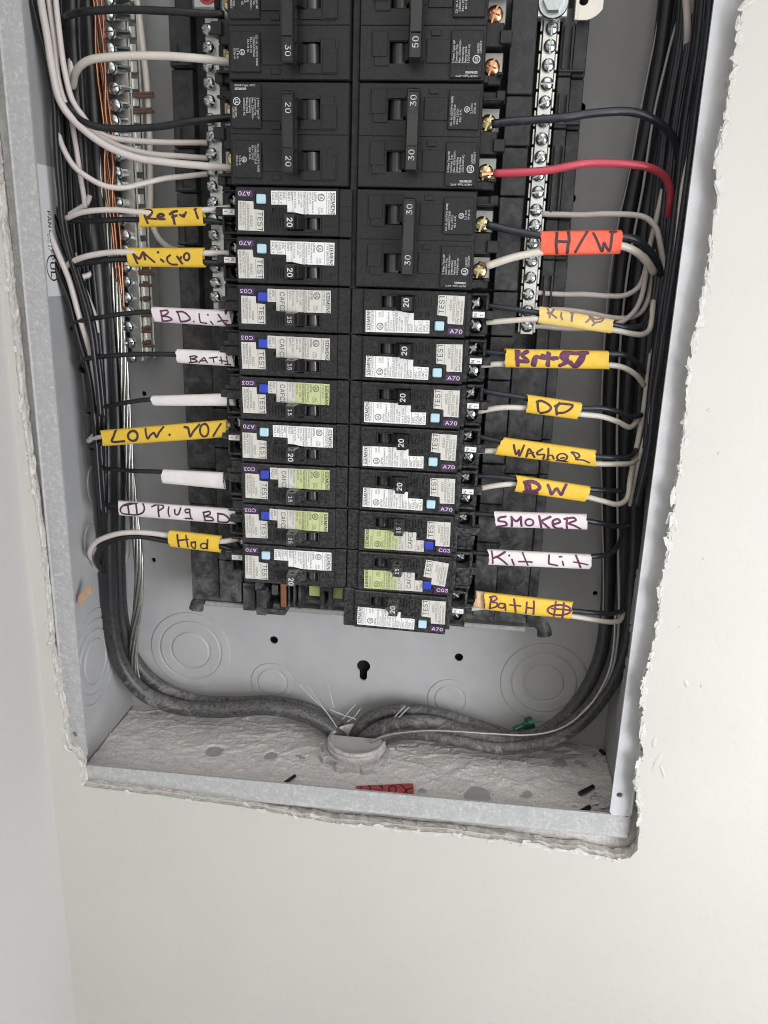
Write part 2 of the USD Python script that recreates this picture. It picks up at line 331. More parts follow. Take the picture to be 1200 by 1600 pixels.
# cut edge: crumbling gypsum between the front paper and the back of the board
H = np.array(hole.exterior.coords)[:-1]
rings = []
cen = np.array([0, 300.0])
Hs = np.r_[0, np.cumsum(np.linalg.norm(np.diff(H, axis=0), axis=1))]
hn = np.roll(H, -1, 0) - np.roll(H, 1, 0); hn = np.c_[hn[:, 1], -hn[:, 0]]; hn /= np.linalg.norm(hn, axis=1, keepdims=True)
if Polygon(H + hn * .2).area < Polygon(H).area: hn = -hn                                           # outwards, into the board
for k, (y, o, a) in enumerate([(WY + .05, .0, 0), (WY + 1.2, .5, .5), (WY + 3, .9, .9), (WY + 5, .9, 1.2), (WY + 7.5, 1.2, 1.2), (WY + 10, 1.6, 1.0), (WY + 12.7, 2.2, .8)]):
    nz_ = smooth_noise(Hs / 2.2, 20 + k) * a * .8 + smooth_noise(Hs / 7, 40 + k) * a * .7 + RNG.uniform(-.55, .55, len(H)) * a
    rings.append(np.c_[H[:, 0] + hn[:, 0] * (o + nz_), np.full(len(H), y), H[:, 1] + hn[:, 1] * (o + nz_)])
V = np.vstack(rings); n = len(H); Fq = []
i = np.arange(len(rings) - 1)[:, None] * n; j = np.arange(n)[None]; k = (j + 1) % n
Fq = np.stack([i + j, i + k, i + n + k, i + n + j], -1).reshape(-1, 4)
obj('cut_edge', (V, Fq), 'gypsum', wall, smooth=False)
obj('board_back', back, 'gypsum', wall, smooth=False)
# torn flakes of paper and plaster along the cut
fl = []
rg = random.Random(3)
for q in range(700):
    t = rg.randrange(len(H)); p = H[t]; o = hn[t]
    if p[1] > 520: continue
    right = p[0] > 120; low = p[1] < 20
    if not right and not low and rg.random() < .4: continue
    size = rg.choice([.5, .7, .9, 1.3, 1.9, 2.7]) * rg.uniform(.7, 1.2) * (1.1 if right else .8); tang = np.array([-o[1], o[0]])
    long_ = rg.uniform(.7, 2.6); lean = rg.uniform(-.5, .5); m_ = rg.randint(5, 9)
    c = np.array([p[0], WY - rg.uniform(-.1, .35), p[1]]) - np.array([o[0], 0, o[1]]) * rg.uniform(-1.6, .3)
    curl = rg.uniform(-.5, 1.3); pts = []
    for a in range(m_):
        th = (a + rg.uniform(-.3, .3)) / m_ * 2 * math.pi; rr = size * rg.uniform(.35, 1.2)
        u, w = math.cos(th) * rr * long_, math.sin(th) * rr * .75 + lean * math.cos(th) * rr
        ins = max(0.0, -w)                         # how far it hangs into the opening: torn paper curls there
        pts.append(c + np.array([tang[0], 0, tang[1]]) * u + np.array([o[0], 0, o[1]]) * w + np.array([0, -rg.uniform(0, .2) + curl * ins * .5, 0]))
    top = c + [0, -rg.uniform(.05, .35), 0]; bot = c + [0, .3, 0]
    v = np.array(pts + [top, bot]); f = [(m_, a, (a + 1) % m_) for a in range(m_)] + [(m_ + 1, (a + 1) % m_, a) for a in range(m_)]
    fl.append((v, np.array(f)))
tag(obj('torn_paper_edge', fl, 'torn_paper', wall, smooth=False), kind='stuff')
# a few nicks and filler smears on the paint right of the hole
nick = []
for (px, py, w_, h_) in [(1072, 1068, 1.2, 2.6), (1096, 1071, .8, 1.6), (1100, 873, 1.1, .8), (1123, 708, .6, .9), (1108, 640, 1.5, .8), (1027, 1190, 1.6, 7), (1035, 1205, .9, 5), (1022, 1160, 1.2, 4), (618, 1507, .5, .5), (262, 1473, .4, .5), (310, 1470, .5, .7), (410, 1268, .5, .6), (1062, 980, .5, .4)]:
    c = at(px, py, WY); a = rg.uniform(-.5, .5); v, f = trimesh.creation.icosphere(2).vertices.copy(), trimesh.creation.icosphere(2).faces
    v = v * [w_, .35, h_] * (1 + .3 * (meshkit.noise(v * 2.3, 5)[:, None] - .5)); v = np.c_[v[:, 0] * math.cos(a) - v[:, 2] * math.sin(a), v[:, 1], v[:, 0] * math.sin(a) + v[:, 2] * math.cos(a)]
    nick.append((v + c, f))
mud = []
for (x0, x1, z0, z1) in ((-HX - 14, HX + 16, -34, -2.2), (HX + 1.2, HX + 16, -34, 640), (-HX - 7, -HX - 1.2, -34, 640)):
    nx_, nz_ = max(2, int((x1 - x0) / 2.2)), max(2, int((z1 - z0) / 2.2)); gx, gz = np.meshgrid(np.linspace(x0, x1, nx_), np.linspace(z0, z1, nz_), indexing='ij')
    gy = 4.2 + 2.6 * meshkit.fbm(np.stack([gx / 9, gz / 9, 0 * gx + 2], -1), 4, 6); ii = (np.arange(nx_ - 1)[:, None] * nz_ + np.arange(nz_ - 1)[None]).ravel()
    mud.append((np.stack([gx, gy, gz], -1).reshape(-1, 3), np.c_[ii, ii + nz_, ii + nz_ + 1, ii + 1]))
tag(obj('plaster_fill', mud, 'plaster_fill', wall, smooth=True), kind='stuff')
tag(obj('filler_lump', nick, 'wall_paint', wall), kind='stuff')
side = obj('side_wall', cbox(-320, -190, -900, 30, -700, 900, .3), 'wall_paint_left')
tag(side, 'plain grey white side wall meeting the panel wall at the left corner', 'wall', kind='structure')

# ================================================================== STEEL BOX
steel = thing('panel_box', 'grey steel electrical panel box set into the plasterboard wall', 'panel box')
ZT = 620.0
back_poly = sbox(-HX, 0, HX, ZT)
holes = []
def hole_at(px, py, r): p = at(px, py, BD); holes.append(Point(p[0], p[2]).buffer(r, 16)); return p
hole_at(428, 1000, 3.1); hole_at(717, 1027, 3.1)
for q in [(225, 615), (240, 875), (930, 927)]: hole_at(*q, 1.7)
for q in [(908, 168), (893, 310)]: hole_at(*q, 2.6)
kp = at(568, 1041, BD); holes.append(Point(kp[0], kp[2]).buffer(5.0, 16)); holes.append(sbox(kp[0] - 2.8, kp[2] - 9, kp[0] + 2.8, kp[2])); holes.append(Point(kp[0], kp[2] - 9).buffer(2.8, 16))
obj('back_plate', prism(back_poly.difference(unary_union(holes)), BD, BD + 1.5), 'box_steel', steel, smooth=False)
obj('hole_shade_sheet', cbox(-170, 170, BD + 6, BD + 7, 20, 560, .1), 'hole_shade', steel)  # added black sheet, its colour stands for the shade behind the holes
obj('side_panel', rbox(-HX, -HX + 1.4, 1.5, BD, 1.4, ZT), 'box_steel', steel)
obj('side_panel', rbox(HX - 1.4, HX, 1.5, BD, 1.4, ZT), 'box_steel', steel)
obj('bottom_panel', rbox(-HX, HX, 1.5, BD, -1.4, 0.0), 'box_steel', steel)
obj('top_panel', rbox(-HX, HX, 1.5, BD, ZT, ZT + 1.4), 'box_steel', steel)
def lip(poly, y0, y1, c=.5):
    return prism(poly, y0, y1)
lh = at(117, 1147, 0); rh = at(968, 1242, 0)
ll = Polygon([(-HX, 22.5), (-HX + 2, 20.0), (-170.2, 20.0), (-168.6, 22), (-168.6, ZT), (-HX, ZT)]).difference(Point(lh[0], lh[2]).buffer(1.9, 12))
rl = Polygon([(168.6, 17), (170, 15.2), (HX - 1, 15.2), (HX, 17), (HX, ZT), (168.6, ZT)]).difference(Point(rh[0], rh[2]).buffer(1.9, 12))
obj('edge_lip', prism(ll, -.2, 1.4) + [m for m in [cbox(-HX - .05, -HX + 1.9, -.9, 3, 22, ZT, .8)]], 'box_edge_plastered', steel)
obj('edge_lip', prism(rl, -.2, 1.4) + [cbox(HX - 1.9, HX + .05, -.9, 3, 16.5, ZT, .8)], 'box_edge', steel)
bl = Polygon([(-172, 1.5), (-171, 0.3), (181.5, 0.3), (181.2, 14.0), (180, 14.7), (179.2, 13.8), (178.2, 15), (-169, 14.4), (-171, 13.4)])
obj('edge_lip', prism(bl, .3, 1.9) + [cbox(-172, 181.6, -.5, 2.2, -1.2, 1.2, .8)], 'box_edge_plastered', steel)
# concentric knock-outs stamped into the back
def knockout(x, z, radii, parent=steel, flip=None, name='knockout'):
    R0 = radii[0]; prof = [(R0 + .9, -.0), (R0 + .45, .8), (R0 - .1, .9)]
    for k_, r_ in enumerate(radii[1:]):
        prof += [(r_ + 1.9, .9), (r_ + 1.5, .25), (r_ + .7, .2), (r_ + .3, .8), (r_ - .3, 1.15)]
    prof += [(0.01, 1.15)]
    return prof
def ko_back(px, py, radii):
    p = at(px, py, BD); prof = knockout(0, 0, radii)
    v, f = revolve_y([(r_, BD - h_ - .02) for r_, h_ in prof], (p[0], p[2]), 56); obj('knockout', (v, f), 'box_steel', steel, smooth=20)
ko_back(298, 1015, [30, 23, 14]); ko_back(850, 1067, [31, 23, 13.5])
ko_back(425, 1066, [15.5, 10.5]); ko_back(702, 1092, [15.5, 10.5])
def ko_side(x, y, z, ry, rz, radii, sgn):
    prof = knockout(0, 0, radii); v, f = revolve_y([(r_, -h_) for r_, h_ in prof], (0, 0), 48)
    w = np.c_[x - sgn * (-v[:, 1]) , y + v[:, 0] * ry, z + v[:, 2] * rz]
    obj('knockout', (w, f[:, ::-1] if sgn > 0 else f), 'box_steel', steel, smooth=20)
ko_side(-HX + 1.4, 44, 68, 1, 1, [36, 29, 22, 15], -1)
ko_side(-HX + 1.4, 62, 190, .7, 1, [12], -1); ko_side(-HX + 1.4, 52, 151, .7, 1, [13], -1)
ko_side(HX - 1.4, 66, 133, .8, 1, [22, 17], 1); ko_side(HX - 1.4, 50, 66, .8, 1, [30, 23, 15], 1)
for (px, py, r_) in [(475, 1178, 9), (685, 1165, 9), (335, 1175, 10), (745, 1243, 11), (255, 1115, 12), (890, 1200, 14), (420, 1180, 8)]:
    p = atp(px, py, 2, 0); v, f = revolve_y([(r_ + .6, 0), (r_ + .2, .5), (r_ - .5, .5), (r_ - .9, .15), (r_ - 1.8, .6), (.01, .6)], (0, 0), 32)
    obj('knockout', (np.c_[v[:, 0] + p[0], v[:, 2] + p[1], v[:, 1] + .02], f[:, ::-1]), 'box_steel', steel, smooth=20)
# paper sticker on the left side of the box
st = obj('paper_sticker', rbox(-HX + 1.4, -HX + 1.55, 20, 60, 313, 385), 'paper_sticker', steel)
xs = -HX + 1.56
tx_ = [put_text('66099', 4.6, (xs, 46.5, 372), (0, 0, -1), (0, 1, 0), squeeze=1.0), put_text('PAN', 3.4, (xs, 31.0, 361), (0, 0, -1), (0, 1, 0), True), put_text('LISTED', 3.6, (xs, 31.5, 350.5), (0, 0, -1), (0, 1, 0), True, .95), put_text('STD 67', 1.9, (xs, 28.6, 348), (0, 0, -1), (0, 1, 0)), put_text('UL', 5.2, (xs, 29.5, 333), (0, 0, -1), (0, 1, 0), True), put_text('Inc', 3.0, (xs, 42, 324), (0, 0, -1), (0, 1, 0))]
a = np.linspace(0, 2 * np.pi, 33); ringv = np.vstack([np.c_[np.full(33, xs + .03), 32.2 + 7.4 * np.cos(a), 329 + 7.4 * np.sin(a)], np.c_[np.full(33, xs + .03), 32.2 + 6.5 * np.cos(a), 329 + 6.5 * np.sin(a)]])
tx_.append((ringv, np.array([(k_, k_ + 1, 34 + k_, 33 + k_) for k_ in range(32)])))
obj('printed_text', tx_, 'print_black', st, smooth=False)

# ================================================================== PLASTER DUST ON THE FLOOR
gx = np.linspace(-HX + 2, HX - 2, 330); gy = np.linspace(2.5, BD - .5, 92); X, Y = np.meshgrid(gx, gy, indexing='ij')
wx = X + 6 * meshkit.fbm(np.stack([X / 18, Y / 18, 0 * X + 7], -1), 3, 2); wy = Y + 9 * meshkit.fbm(np.stack([X / 22, Y / 15, 0 * X + 1], -1), 3, 8)
h = meshkit.fbm(np.stack([wx / 15, wy / 10, 0 * X], -1), 4, 3); ridge = 1 - np.abs(2 * meshkit.fbm(np.stack([wx / 34, wy / 13, 0 * X + 3], -1), 3, 9) - 1)
Z = .45 + 1.0 * (h - .45) + 1.7 * np.clip(ridge - .86, 0, 1) * 3 + .5 * (meshkit.fbm(np.stack([X / 2.3, Y / 2.3, 0 * X], -1), 3, 5) - .5)
crumb = meshkit.noise(np.stack([X / 1.7, Y / 1.7, 0 * X + 9], -1), 12); Z += 1.1 * np.clip(crumb - .80, 0, 1) * 4 + .9 * np.clip(meshkit.noise(np.stack([X / 4.2, Y / 3.4, 0 * X + 4], -1), 15) - .72, 0, 1) * 3
Z += .7 * np.exp(-((Y - 60 + 6 * np.sin(X / 30)) / 14) ** 2)
wash = np.clip((np.abs(X) - 128) / 40, 0, 1); Z -= .5 * wash * (X > 0)
for (px, py, r_, d) in [(335, 1175, 8, 1.6), (745, 1243, 9.5, 1.7), (475, 1178, 8.4, .4), (685, 1165, 7.5, .5), (425, 1182, 6, 1.4), (820, 1240, 7, 1.0), (660, 1235, 5, .9), (280, 1195, 4, .8), (870, 1195, 9, .6), (700, 1205, 5, 1.1)]:
    c = atp(px, py, 2, 0); rr = np.hypot(X - c[0], (Y - c[1])); nn = smooth_noise(np.arctan2(Y - c[1], X - c[0]) * 1.5, 4) * 1.2
    Z -= d * .62 * np.clip((r_ + nn - rr) / 2.6, 0, 1)
Z = np.maximum(Z, -.6)
Vd = np.stack([X, Y, Z], -1).reshape(-1, 3); a_, b_ = len(gx), len(gy); ii = (np.arange(a_ - 1)[:, None] * b_ + np.arange(b_ - 1)[None]).ravel()
tag(obj('plaster_dust', (Vd, np.c_[ii, ii + b_, ii + b_ + 1, ii + 1]), 'plaster_dust', None, smooth=True), 'thick layer of pale plaster dust over the floor of the steel box', 'plaster dust', kind='stuff')

# ================================================================== BREAKERS (local frame: x outward from the middle, y into the wall, z along the column; the left ones are turned by 180 degrees)
YB, ZTOP, PITCH, XC = 14.68, 425.45, 25.4, -0.87
UP, IN = (0, 0, 1), (-1, 0, 0)          # print reads along z with its capitals towards the middle of the panel


def pr(s, h, u, v, bold=False, sq=1.0, y=-.0, zc=12.7):
    return put_text(s, h, (u, y, v - zc), UP, IN, bold, sq)


def label_plate(pts, zc, y0, t=.12):
    return prism(Polygon([(u, v - zc) for u, v in pts]), y0 - t, y0)


def screw(name, x, z, y, r, mat, parent, slot=0.6, h=2.6, phil=True):
    a = slot
    s_ = m3.Manifold.hull_points(np.vstack([np.c_[np.cos(t) * rr, np.full(22, yy), np.sin(t) * rr] for t in [np.arange(22) / 22 * 2 * np.pi] for rr, yy in ((r * .12, y - h - .42), (r * .42, y - h - .3), (r * .7, y - h), (r * .9, y - h + .5), (r, y - h + 1.1), (r, y))]))
    s_ = s_ - rbox(-r * 1.1, r * 1.1, y - h - 2, y - h + .9, -.46, .46).rotate([0, math.degrees(a), 0])
    if phil: s_ = s_ - rbox(-r * .62, r * .62, y - h - 2, y - h + 1.2, -.46, .46).rotate([0, math.degrees(a) + 90, 0])
    return obj(name, s_.translate([x, 0, z]), mat, parent, smooth=25)


def ul_mark(u, v, r, zc, y):
    a = np.linspace(0, 2 * np.pi, 25)
    V = np.vstack([np.c_[u + r * np.cos(a), np.full(25, y - .03), v - zc + r * np.sin(a)], np.c_[u + r * .8 * np.cos(a), np.full(25, y - .03), v - zc + r * .8 * np.sin(a)]])
    return [(V, np.array([(k, k + 1, 26 + k, 25 + k) for k in range(24)])), put_text('UL', r * .85, (u + r * .42, y, v - zc - r * .62), UP, IN, True, .9)]


def jitter(ms, ctr, ang, du=0.0, dv=0.0):
    out = []; ca, sa = math.cos(math.radians(ang)), math.sin(math.radians(ang))
    for m in ms:
        if hasattr(m, 'to_mesh'): q = m.to_mesh(); v, f = np.asarray(q.vert_properties)[:, :3], np.asarray(q.tri_verts)
        else: v, f = m
        v = np.array(v, float); x, z = v[:, 0] - ctr[0], v[:, 2] - ctr[1]
        v[:, 0], v[:, 2] = ctr[0] + x * ca - z * sa + du, ctr[1] + x * sa + z * ca + dv; out.append((v, f))
    return out


def single_body(t, cafci, var=0):
    zc = 12.7
    ang = (0.0, 1.1, -1.0, -6.5)[var]; off = ((0, 0), (.3, -.2), (-.25, .3), (-.5, .6))[var]
    JT = lambda ms: jitter(ms, (55.5, 2.0), ang, *off)
    B = cbox(7.2, 63.6, 0, 42, .55 - zc, 24.85 - zc, .45)
    cut = [rbox(17.3, 26.6, -1, 7, 15.6 - zc, 21.4 - zc), rbox(26.0, 35.2, -1, 3.0, 13.6 - zc, 22.4 - zc)]
    for g in range(5): cut.append(rbox(36.8 + g * 1.75, 37.6 + g * 1.75, -1, .55, 16.6 - zc, 21.6 - zc))
    cut += [rbox(35.9, 46.2, -1, .25, 15.9 - zc, 16.15 - zc), rbox(35.9, 46.2, -1, .25, 22.2 - zc, 22.45 - zc), rbox(46.3, 46.6, -1, .3, 11.6 - zc, 24.9 - zc), rbox(35.9, 36.15, -1, .3, 15.9 - zc, 22.5 - zc)]
    cut += [rbox(8.6, 16.2, -1, .28, 15.2 - zc, 15.45 - zc), rbox(8.6, 16.2, -1, .28, 19 - zc, 19.25 - zc), rbox(8.6, 16.2, -1, .28, 23.2 - zc, 23.45 - zc), rbox(16.2, 16.5, -1, .28, 14.8 - zc, 23.6 - zc)]
    cut += [rbox(37, 39.6, -1, 1.0, 11 - zc, 13.2 - zc), rbox(41.2, 43.6, -1, 1.2, 11 - zc, 13.4 - zc), rbox(46.4, 52.6, -1, .5, 3.6 - zc, 9.6 - zc)]
    for c in cut: B = B - c
    inner = cbox(.35, 7.4, 1.6, 42, .45 - zc, 24.95 - zc, .4) - rbox(.2, 7, 1.2, 1.95, 9.2 - zc, 9.5 - zc) - rbox(.2, 7, 1.2, 1.95, 16.4 - zc, 16.7 - zc)
    body = obj('body', [B, inner], 'breaker_face', t, smooth=20)
    # raised frame round the toggle
    obj('toggle_frame', (cbox(16.5, 36.3, -.55, .5, 14.9 - zc, 15.6 - zc, .15) + cbox(16.5, 36.3, -.55, .5, 22.3 - zc, 23.0 - zc, .15) + cbox(16.5, 17.3, -.5, .5, 15.0 - zc, 22.9 - zc, .15)), 'breaker_face', t, smooth=20)
    # terminal end
    E = cbox(63.2, 76.0, 19.0, 42, 1.2 - zc, 24.2 - zc, .5)
    E = E - cyl((69.2, 15, 6.3 - zc), 'y', 14, 4.4) - cyl((68.6, 15, 18.6 - zc), 'y', 14, 4.4) - rbox(73.4, 78, 20, 30, 3.6 - zc, 8.6 - zc) - rbox(73.4, 78, 20, 30, 16.4 - zc, 21.4 - zc)
    obj('terminal_end', [E, cbox(63.4, 74.4, 9.4, 19, 10.4 - zc, 15.2 - zc, .5), cbox(63.3, 66.0, 7.0, 17, .9 - zc, 24.5 - zc, .5), cbox(66, 75.2, 12.6, 19, 22.9 - zc, 24.4 - zc, .4), cbox(66, 75.2, 13.0, 19, .8 - zc, 2.0 - zc, .4), cbox(74.2, 79.0, 12.5, 22, 10.2 - zc, 14.8 - zc, .4), cbox(74.0, 75.6, 13.0, 22, 15.4 - zc, 23 - zc, .3)], 'black_plastic', t, smooth=20)
    if not cafci: screw('terminal_screw', 69.2, 6.3 - zc, 23.4, 3.9, 'zinc', t, .9)
    screw('terminal_screw', 68.6, 18.6 - zc, 23.6, 3.7, 'zinc', t, 2.1)
    if cafci:
        obj('terminal_cover', [cbox(65.8, 74.0, 13.0, 22, 2.4 - zc, 12.0 - zc, .6), cbox(66.6, 76.4, 12.4, 15, 7.4 - zc, 9.8 - zc, .4)], 'black_plastic', t, smooth=20)
    # toggle
    T = m3.Manifold.hull_points(np.array([(x, y, z) for x, y, dz in ((29.2, -10.4, .5), (34.4, -10.4, .5), (28.0, 1, 0), (35.0, 1, 0)) for z in (14.0 - zc + dz, 22.0 - zc - dz)], float))
    T = T + m3.Manifold.hull_points(np.array([(x, y, z) for x, y in ((24.6, 1.5), (29.6, 1.5), (28.4, -4.8), (30, -4.8)) for z in (14.6 - zc, 21.4 - zc)], float))
    T = T - cyl((31.7, -6.6, 20.4 - zc), 'z', 4, 1.25, n=14) - cyl((31.7, -6.6, 12 - zc), 'z', 3.6, 1.25, n=14)
    tg = obj('toggle', T, 'handle_plastic', t, smooth=20)
    rating = '15' if cafci else '20'
    obj('rating_number', put_text(rating, 2.3 if cafci else 2.9, (33.0, -10.42, 15.9 - zc), UP, IN, not cafci), 'print_white', tg, smooth=False)
    obj('toggle_rod', cyl((21.2, 5.0, 15.7 - zc), 'z', 5.6, 3.6, n=24), 'toggle_rod', t)
    # test button, its lettering and code patch
    obj('test_button', cbox(46.9, 52.0, -1.5, 2, 4.1 - zc, 9.0 - zc, .5), 'button_blue' if cafci else 'button_pale_blue', t, smooth=20)
    if cafci:
        tl = obj('test_label', JT(label_plate([(61.7, 6.4), (53.2, 6.4), (53.2, 10.3), (48, 10.5), (48, 21.4), (61.6, 21.4)], zc, -.0)), 'label_grey', t, smooth=False)
        tx = [pr('TEST', 2.9, 51.6, 11.4, False, 1.05, -.12), pr('AG021', 1.15, 55.6, 14.4, y=-.12), pr('C230501346', 1.15, 57.3, 8.4, y=-.12), pr('Mfg. DATE 12 Dec', .95, 59.3, 7.4, y=-.12), pr('MADE IN MEXICO', .95, 60.8, 7.4, y=-.12)]
        ln = [rbox(52.1, 52.25, -.16, -.13, 10.6 - zc, 21.2 - zc), rbox(58.0, 58.15, -.16, -.13, 6.6 - zc, 21.2 - zc)]
    else:
        tl = obj('test_label', JT(label_plate([(62.6, 7.5), (54.2, 7.5), (54.0, 11.4), (48.3, 11.9), (48.3, 22.5), (62.6, 22.5)], zc, -.0)), 'label_grey', t, smooth=False)
        tx = [pr('TEST', 2.9, 51.8, 12.4, False, 1.05, -.12), pr('AGD22', 1.25, 55.9, 14.6, y=-.12), pr('J230509091235', 1.2, 57.7, 8.6, y=-.12), pr('Mfg. DATE 12 Dec', 1.0, 60.0, 8.0, y=-.12), pr('MADE IN MEXICO', 1.0, 61.8, 8.0, y=-.12)]
        ln = [rbox(52.6, 52.75, -.16, -.13, 12.2 - zc, 22.3 - zc), rbox(58.5, 58.65, -.16, -.13, 7.7 - zc, 22.3 - zc)]
    obj('printed_text', JT(tx + ln), 'print_black', tl, smooth=False)
    code = 'C03' if cafci else 'A70'
    cp = obj('code_patch', prism(Polygon([(54.6, 2.6 - zc), (61.5, 2.6 - zc), (61.5, 5.2 - zc), (54.6, 5.2 - zc)]).buffer(.35), -.06, 0), 'purple_bright' if cafci else 'purple_patch', t, smooth=False)
    obj('printed_text', [put_text(code, 2.1, (55.2, -.07, 2.85 - zc), (1, 0, 0), (0, 0, 1), False, 1.25)], 'print_lilac', cp, smooth=False)
    return body


def rows(spec, zc, y=-.12):
    return [pr(s_, h_, u_, v_, b_, q_, y, zc) for u_, s_, h_, v_, b_, q_ in spec]


def afci(name, label, group, cafci=None, loc=None, roty=0, var=0):
    """A single-pole breaker; cafci None, 'grey' or 'green'."""
    t = thing(name, label, 'breaker', group, loc=loc, roty=roty); zc = 12.7
    single_body(t, bool(cafci), var)
    ia = (0.0, -.5, .6, .4)[var]; JI = lambda ms: jitter(ms, (27.0, -4.5), ia, (0, .3, -.3, .2)[var], (0, .2, -.1, -.2)[var])
    if not cafci:
        il = obj('info_label', JI(label_plate([(44.3, 2.2), (9.0, 2.2), (9.0, 13.9), (27, 13.9), (32.2, 12.9), (35.5, 12.9), (35.5, 9.2), (44.3, 9.2)], zc, 0)), 'label_white', t, smooth=False)
        spec = [(11.5, 'SIEMENS', 1.9, 2.9, True, .98), (13.4, 'TYPE QFGA2N HFC', .95, 2.8, False, 1), (17.2, '20A', 1.0, 10.4, False, 1), (18.8, '120V', 1.0, 10.2, False, 1), (20.6, 'LISTED', .95, 2.8, True, 1), (22.0, 'Circuit Breaker &', .95, 2.8, False, 1), (23.4, 'GFCI and', .95, 2.8, False, 1), (24.8, 'Combination AFCI', .95, 2.8, False, 1), (26.6, 'Interrupting Rating', .95, 2.8, False, 1), (28.2, '120V~ 10kA', .95, 2.8, False, 1), (29.6, '60Hz 20A', .95, 2.8, False, 1), (31.6, '#14-8 CU/AL', .95, 2.7, False, 1), (33.6, 'AUTO', 1.1, 2.7, False, 1), (35.1, 'RESET', 1.1, 2.7, False, 1), (37.9, 'ARC', 1.35, 2.8, False, 1.0), (39.7, 'FAULT', 1.35, 2.8, False, 1.0), (42.0, 'GND', 1.35, 2.8, False, 1.0), (43.8, 'FAULT', 1.35, 2.8, False, 1.0)]
        ln = [rbox(u_, u_ + .16, -.16, -.13, 2.4 - zc, e_ - zc) for u_, e_ in ((14.2, 13.7), (11.9, 13.7), (25.2, 13.7), (32.3, 12.7), (36.0, 9.0), (40.1, 9.0))]
        obj('printed_text', JI(rows(spec, zc) + ln + ul_mark(17.0, 5.4, 1.9, zc, -.12)), 'print_black', il, smooth=False)
        wt = obj('wire_tag', cbox(67.0, 73.8, 9.0, 9.6, 11.3 - zc, 14.4 - zc, .2), 'label_white', t)
        obj('printed_text', [put_text('N', 1.7, (67.9, 8.97, 13.6 - zc), (0, 0, -1), (1, 0, 0), False, 1.2), put_text('I', 1.7, (71.2, 8.97, 13.1 - zc), (0, 0, -1), (1, 0, 0), False)], 'print_black', wt, smooth=False)
    else:
        m1 = 'label_green' if cafci == 'green' else 'label_grey'
        il = obj('info_label', JI(label_plate([(31.0, 2.2), (11, 2.2), (11, 14.2), (31.0, 14.2)], zc, 0)), m1, t, smooth=False)
        spec = [(13.4, 'SIEMENS', 1.85, 2.9, True, 1), (15.2, 'TYPE QFCA', .95, 2.8, False, 1), (19.2, '15A', 1.0, 10.2, False, 1), (20.6, '120V', 1.0, 10.0, False, 1), (22.2, 'LISTED', .95, 2.8, True, 1), (23.7, 'Circuit Breaker &', .95, 2.8, False, 1), (25.2, 'Combination AFCI', .95, 2.8, False, 1), (26.8, 'Interrupting Rating', .95, 2.8, False, 1), (28.4, '120V~ 10kA', .95, 2.8, False, 1), (30.2, '60Hz 15A', .95, 2.8, False, 1)]
        ln = [rbox(u_, u_ + .16, -.16, -.13, 2.4 - zc, 14 - zc) for u_ in (15.8, 25.6)]
        obj('printed_text', JI(rows(spec, zc) + ln + ul_mark(18.8, 5.2, 1.9, zc, -.12)), 'print_black', il, smooth=False)
        i2 = obj('type_label', JI(label_plate([(46.6, 2.2), (31.05, 2.2), (31.05, 14.1), (41.7, 14.0), (41.7, 9.2), (46.6, 9.2)], zc, 0)), 'label_grey', t, smooth=False)
        spec = [(32.6, '#14-8 CU/AL', .95, 2.8, False, 1), (34.2, '60/75 C', .95, 2.8, False, 1), (39.6, 'CAFCI', 2.7, 3.6, False, .93), (43.9, 'ARC', 1.3, 2.9, False, 1), (45.8, 'FAULT', 1.3, 2.9, False, 1)]
        obj('printed_text', JI(rows(spec, zc) + [rbox(u_, u_ + .16, -.16, -.13, 2.4 - zc, e_ - zc) for u_, e_ in ((35.4, 13.9), (41.75, 9))]), 'print_black', i2, smooth=False)
    return t


def copy_of(root, name, label, group, loc, roty, tilt=None):
    x = UsdGeom.Xform.Define(stage, fresh(name)); x.AddTranslateOp().Set(Gf.Vec3d(*[c / 1000 for c in loc]))
    if roty or tilt: x.AddRotateYOp().Set(roty + (tilt or 0))
    p = x.GetPrim(); p.GetReferences().AddInternalReference(root.GetPath()); p.SetInstanceable(True)
    return tag(p, label, 'breaker', group)


def slot_loc(n, span=1, dx=0, dz=0):
    return (XC + dx, YB, ZTOP - (n + span / 2) * PITCH + dz)


GS = 'single breakers in the two columns'
protos = {}
LEFT = [(2, None, 'pale blue button breaker under the 20 amp pair, wired to the Refri marker'), (3, None, 'pale blue button breaker wired to the yellow Micro marker'), (4, 'grey', 'blue button breaker beside the pink white BD.Lit marker'), (5, 'grey', 'blue button breaker at the inner end of the white BATH marker'), (6, 'green', 'blue button breaker at the end of the upper blank white sleeve'), (7, None, 'pale blue button breaker wired to the yellow LOW VOL marker'), (8, 'green', 'dusty blue button breaker beside the lower blank white sleeve'), (9, 'green', 'dusty blue button breaker at the end of the white Plug BD marker'), (10, None, 'lowest breaker of the left column, above the empty slot with copper stab')]
RIGHT = [(4, None, 'pale blue button breaker wired to the worn yellow Kit marker'), (5, None, 'pale blue button breaker wired to the bold purple Kit marker'), (6, None, 'pale blue button breaker wired to the short yellow DD marker'), (7, None, 'pale blue button breaker wired to the yellow Washer marker'), (8, None, 'pale blue button breaker wired to the yellow DW marker'), (9, 'green', 'green labelled blue button breaker beside the white SMOKER marker'), (10, 'green', 'green labelled blue button breaker beside the white Kit Lit marker'), (11, None, 'bottom breaker of the right column hanging below the tray, beside Bath marker')]
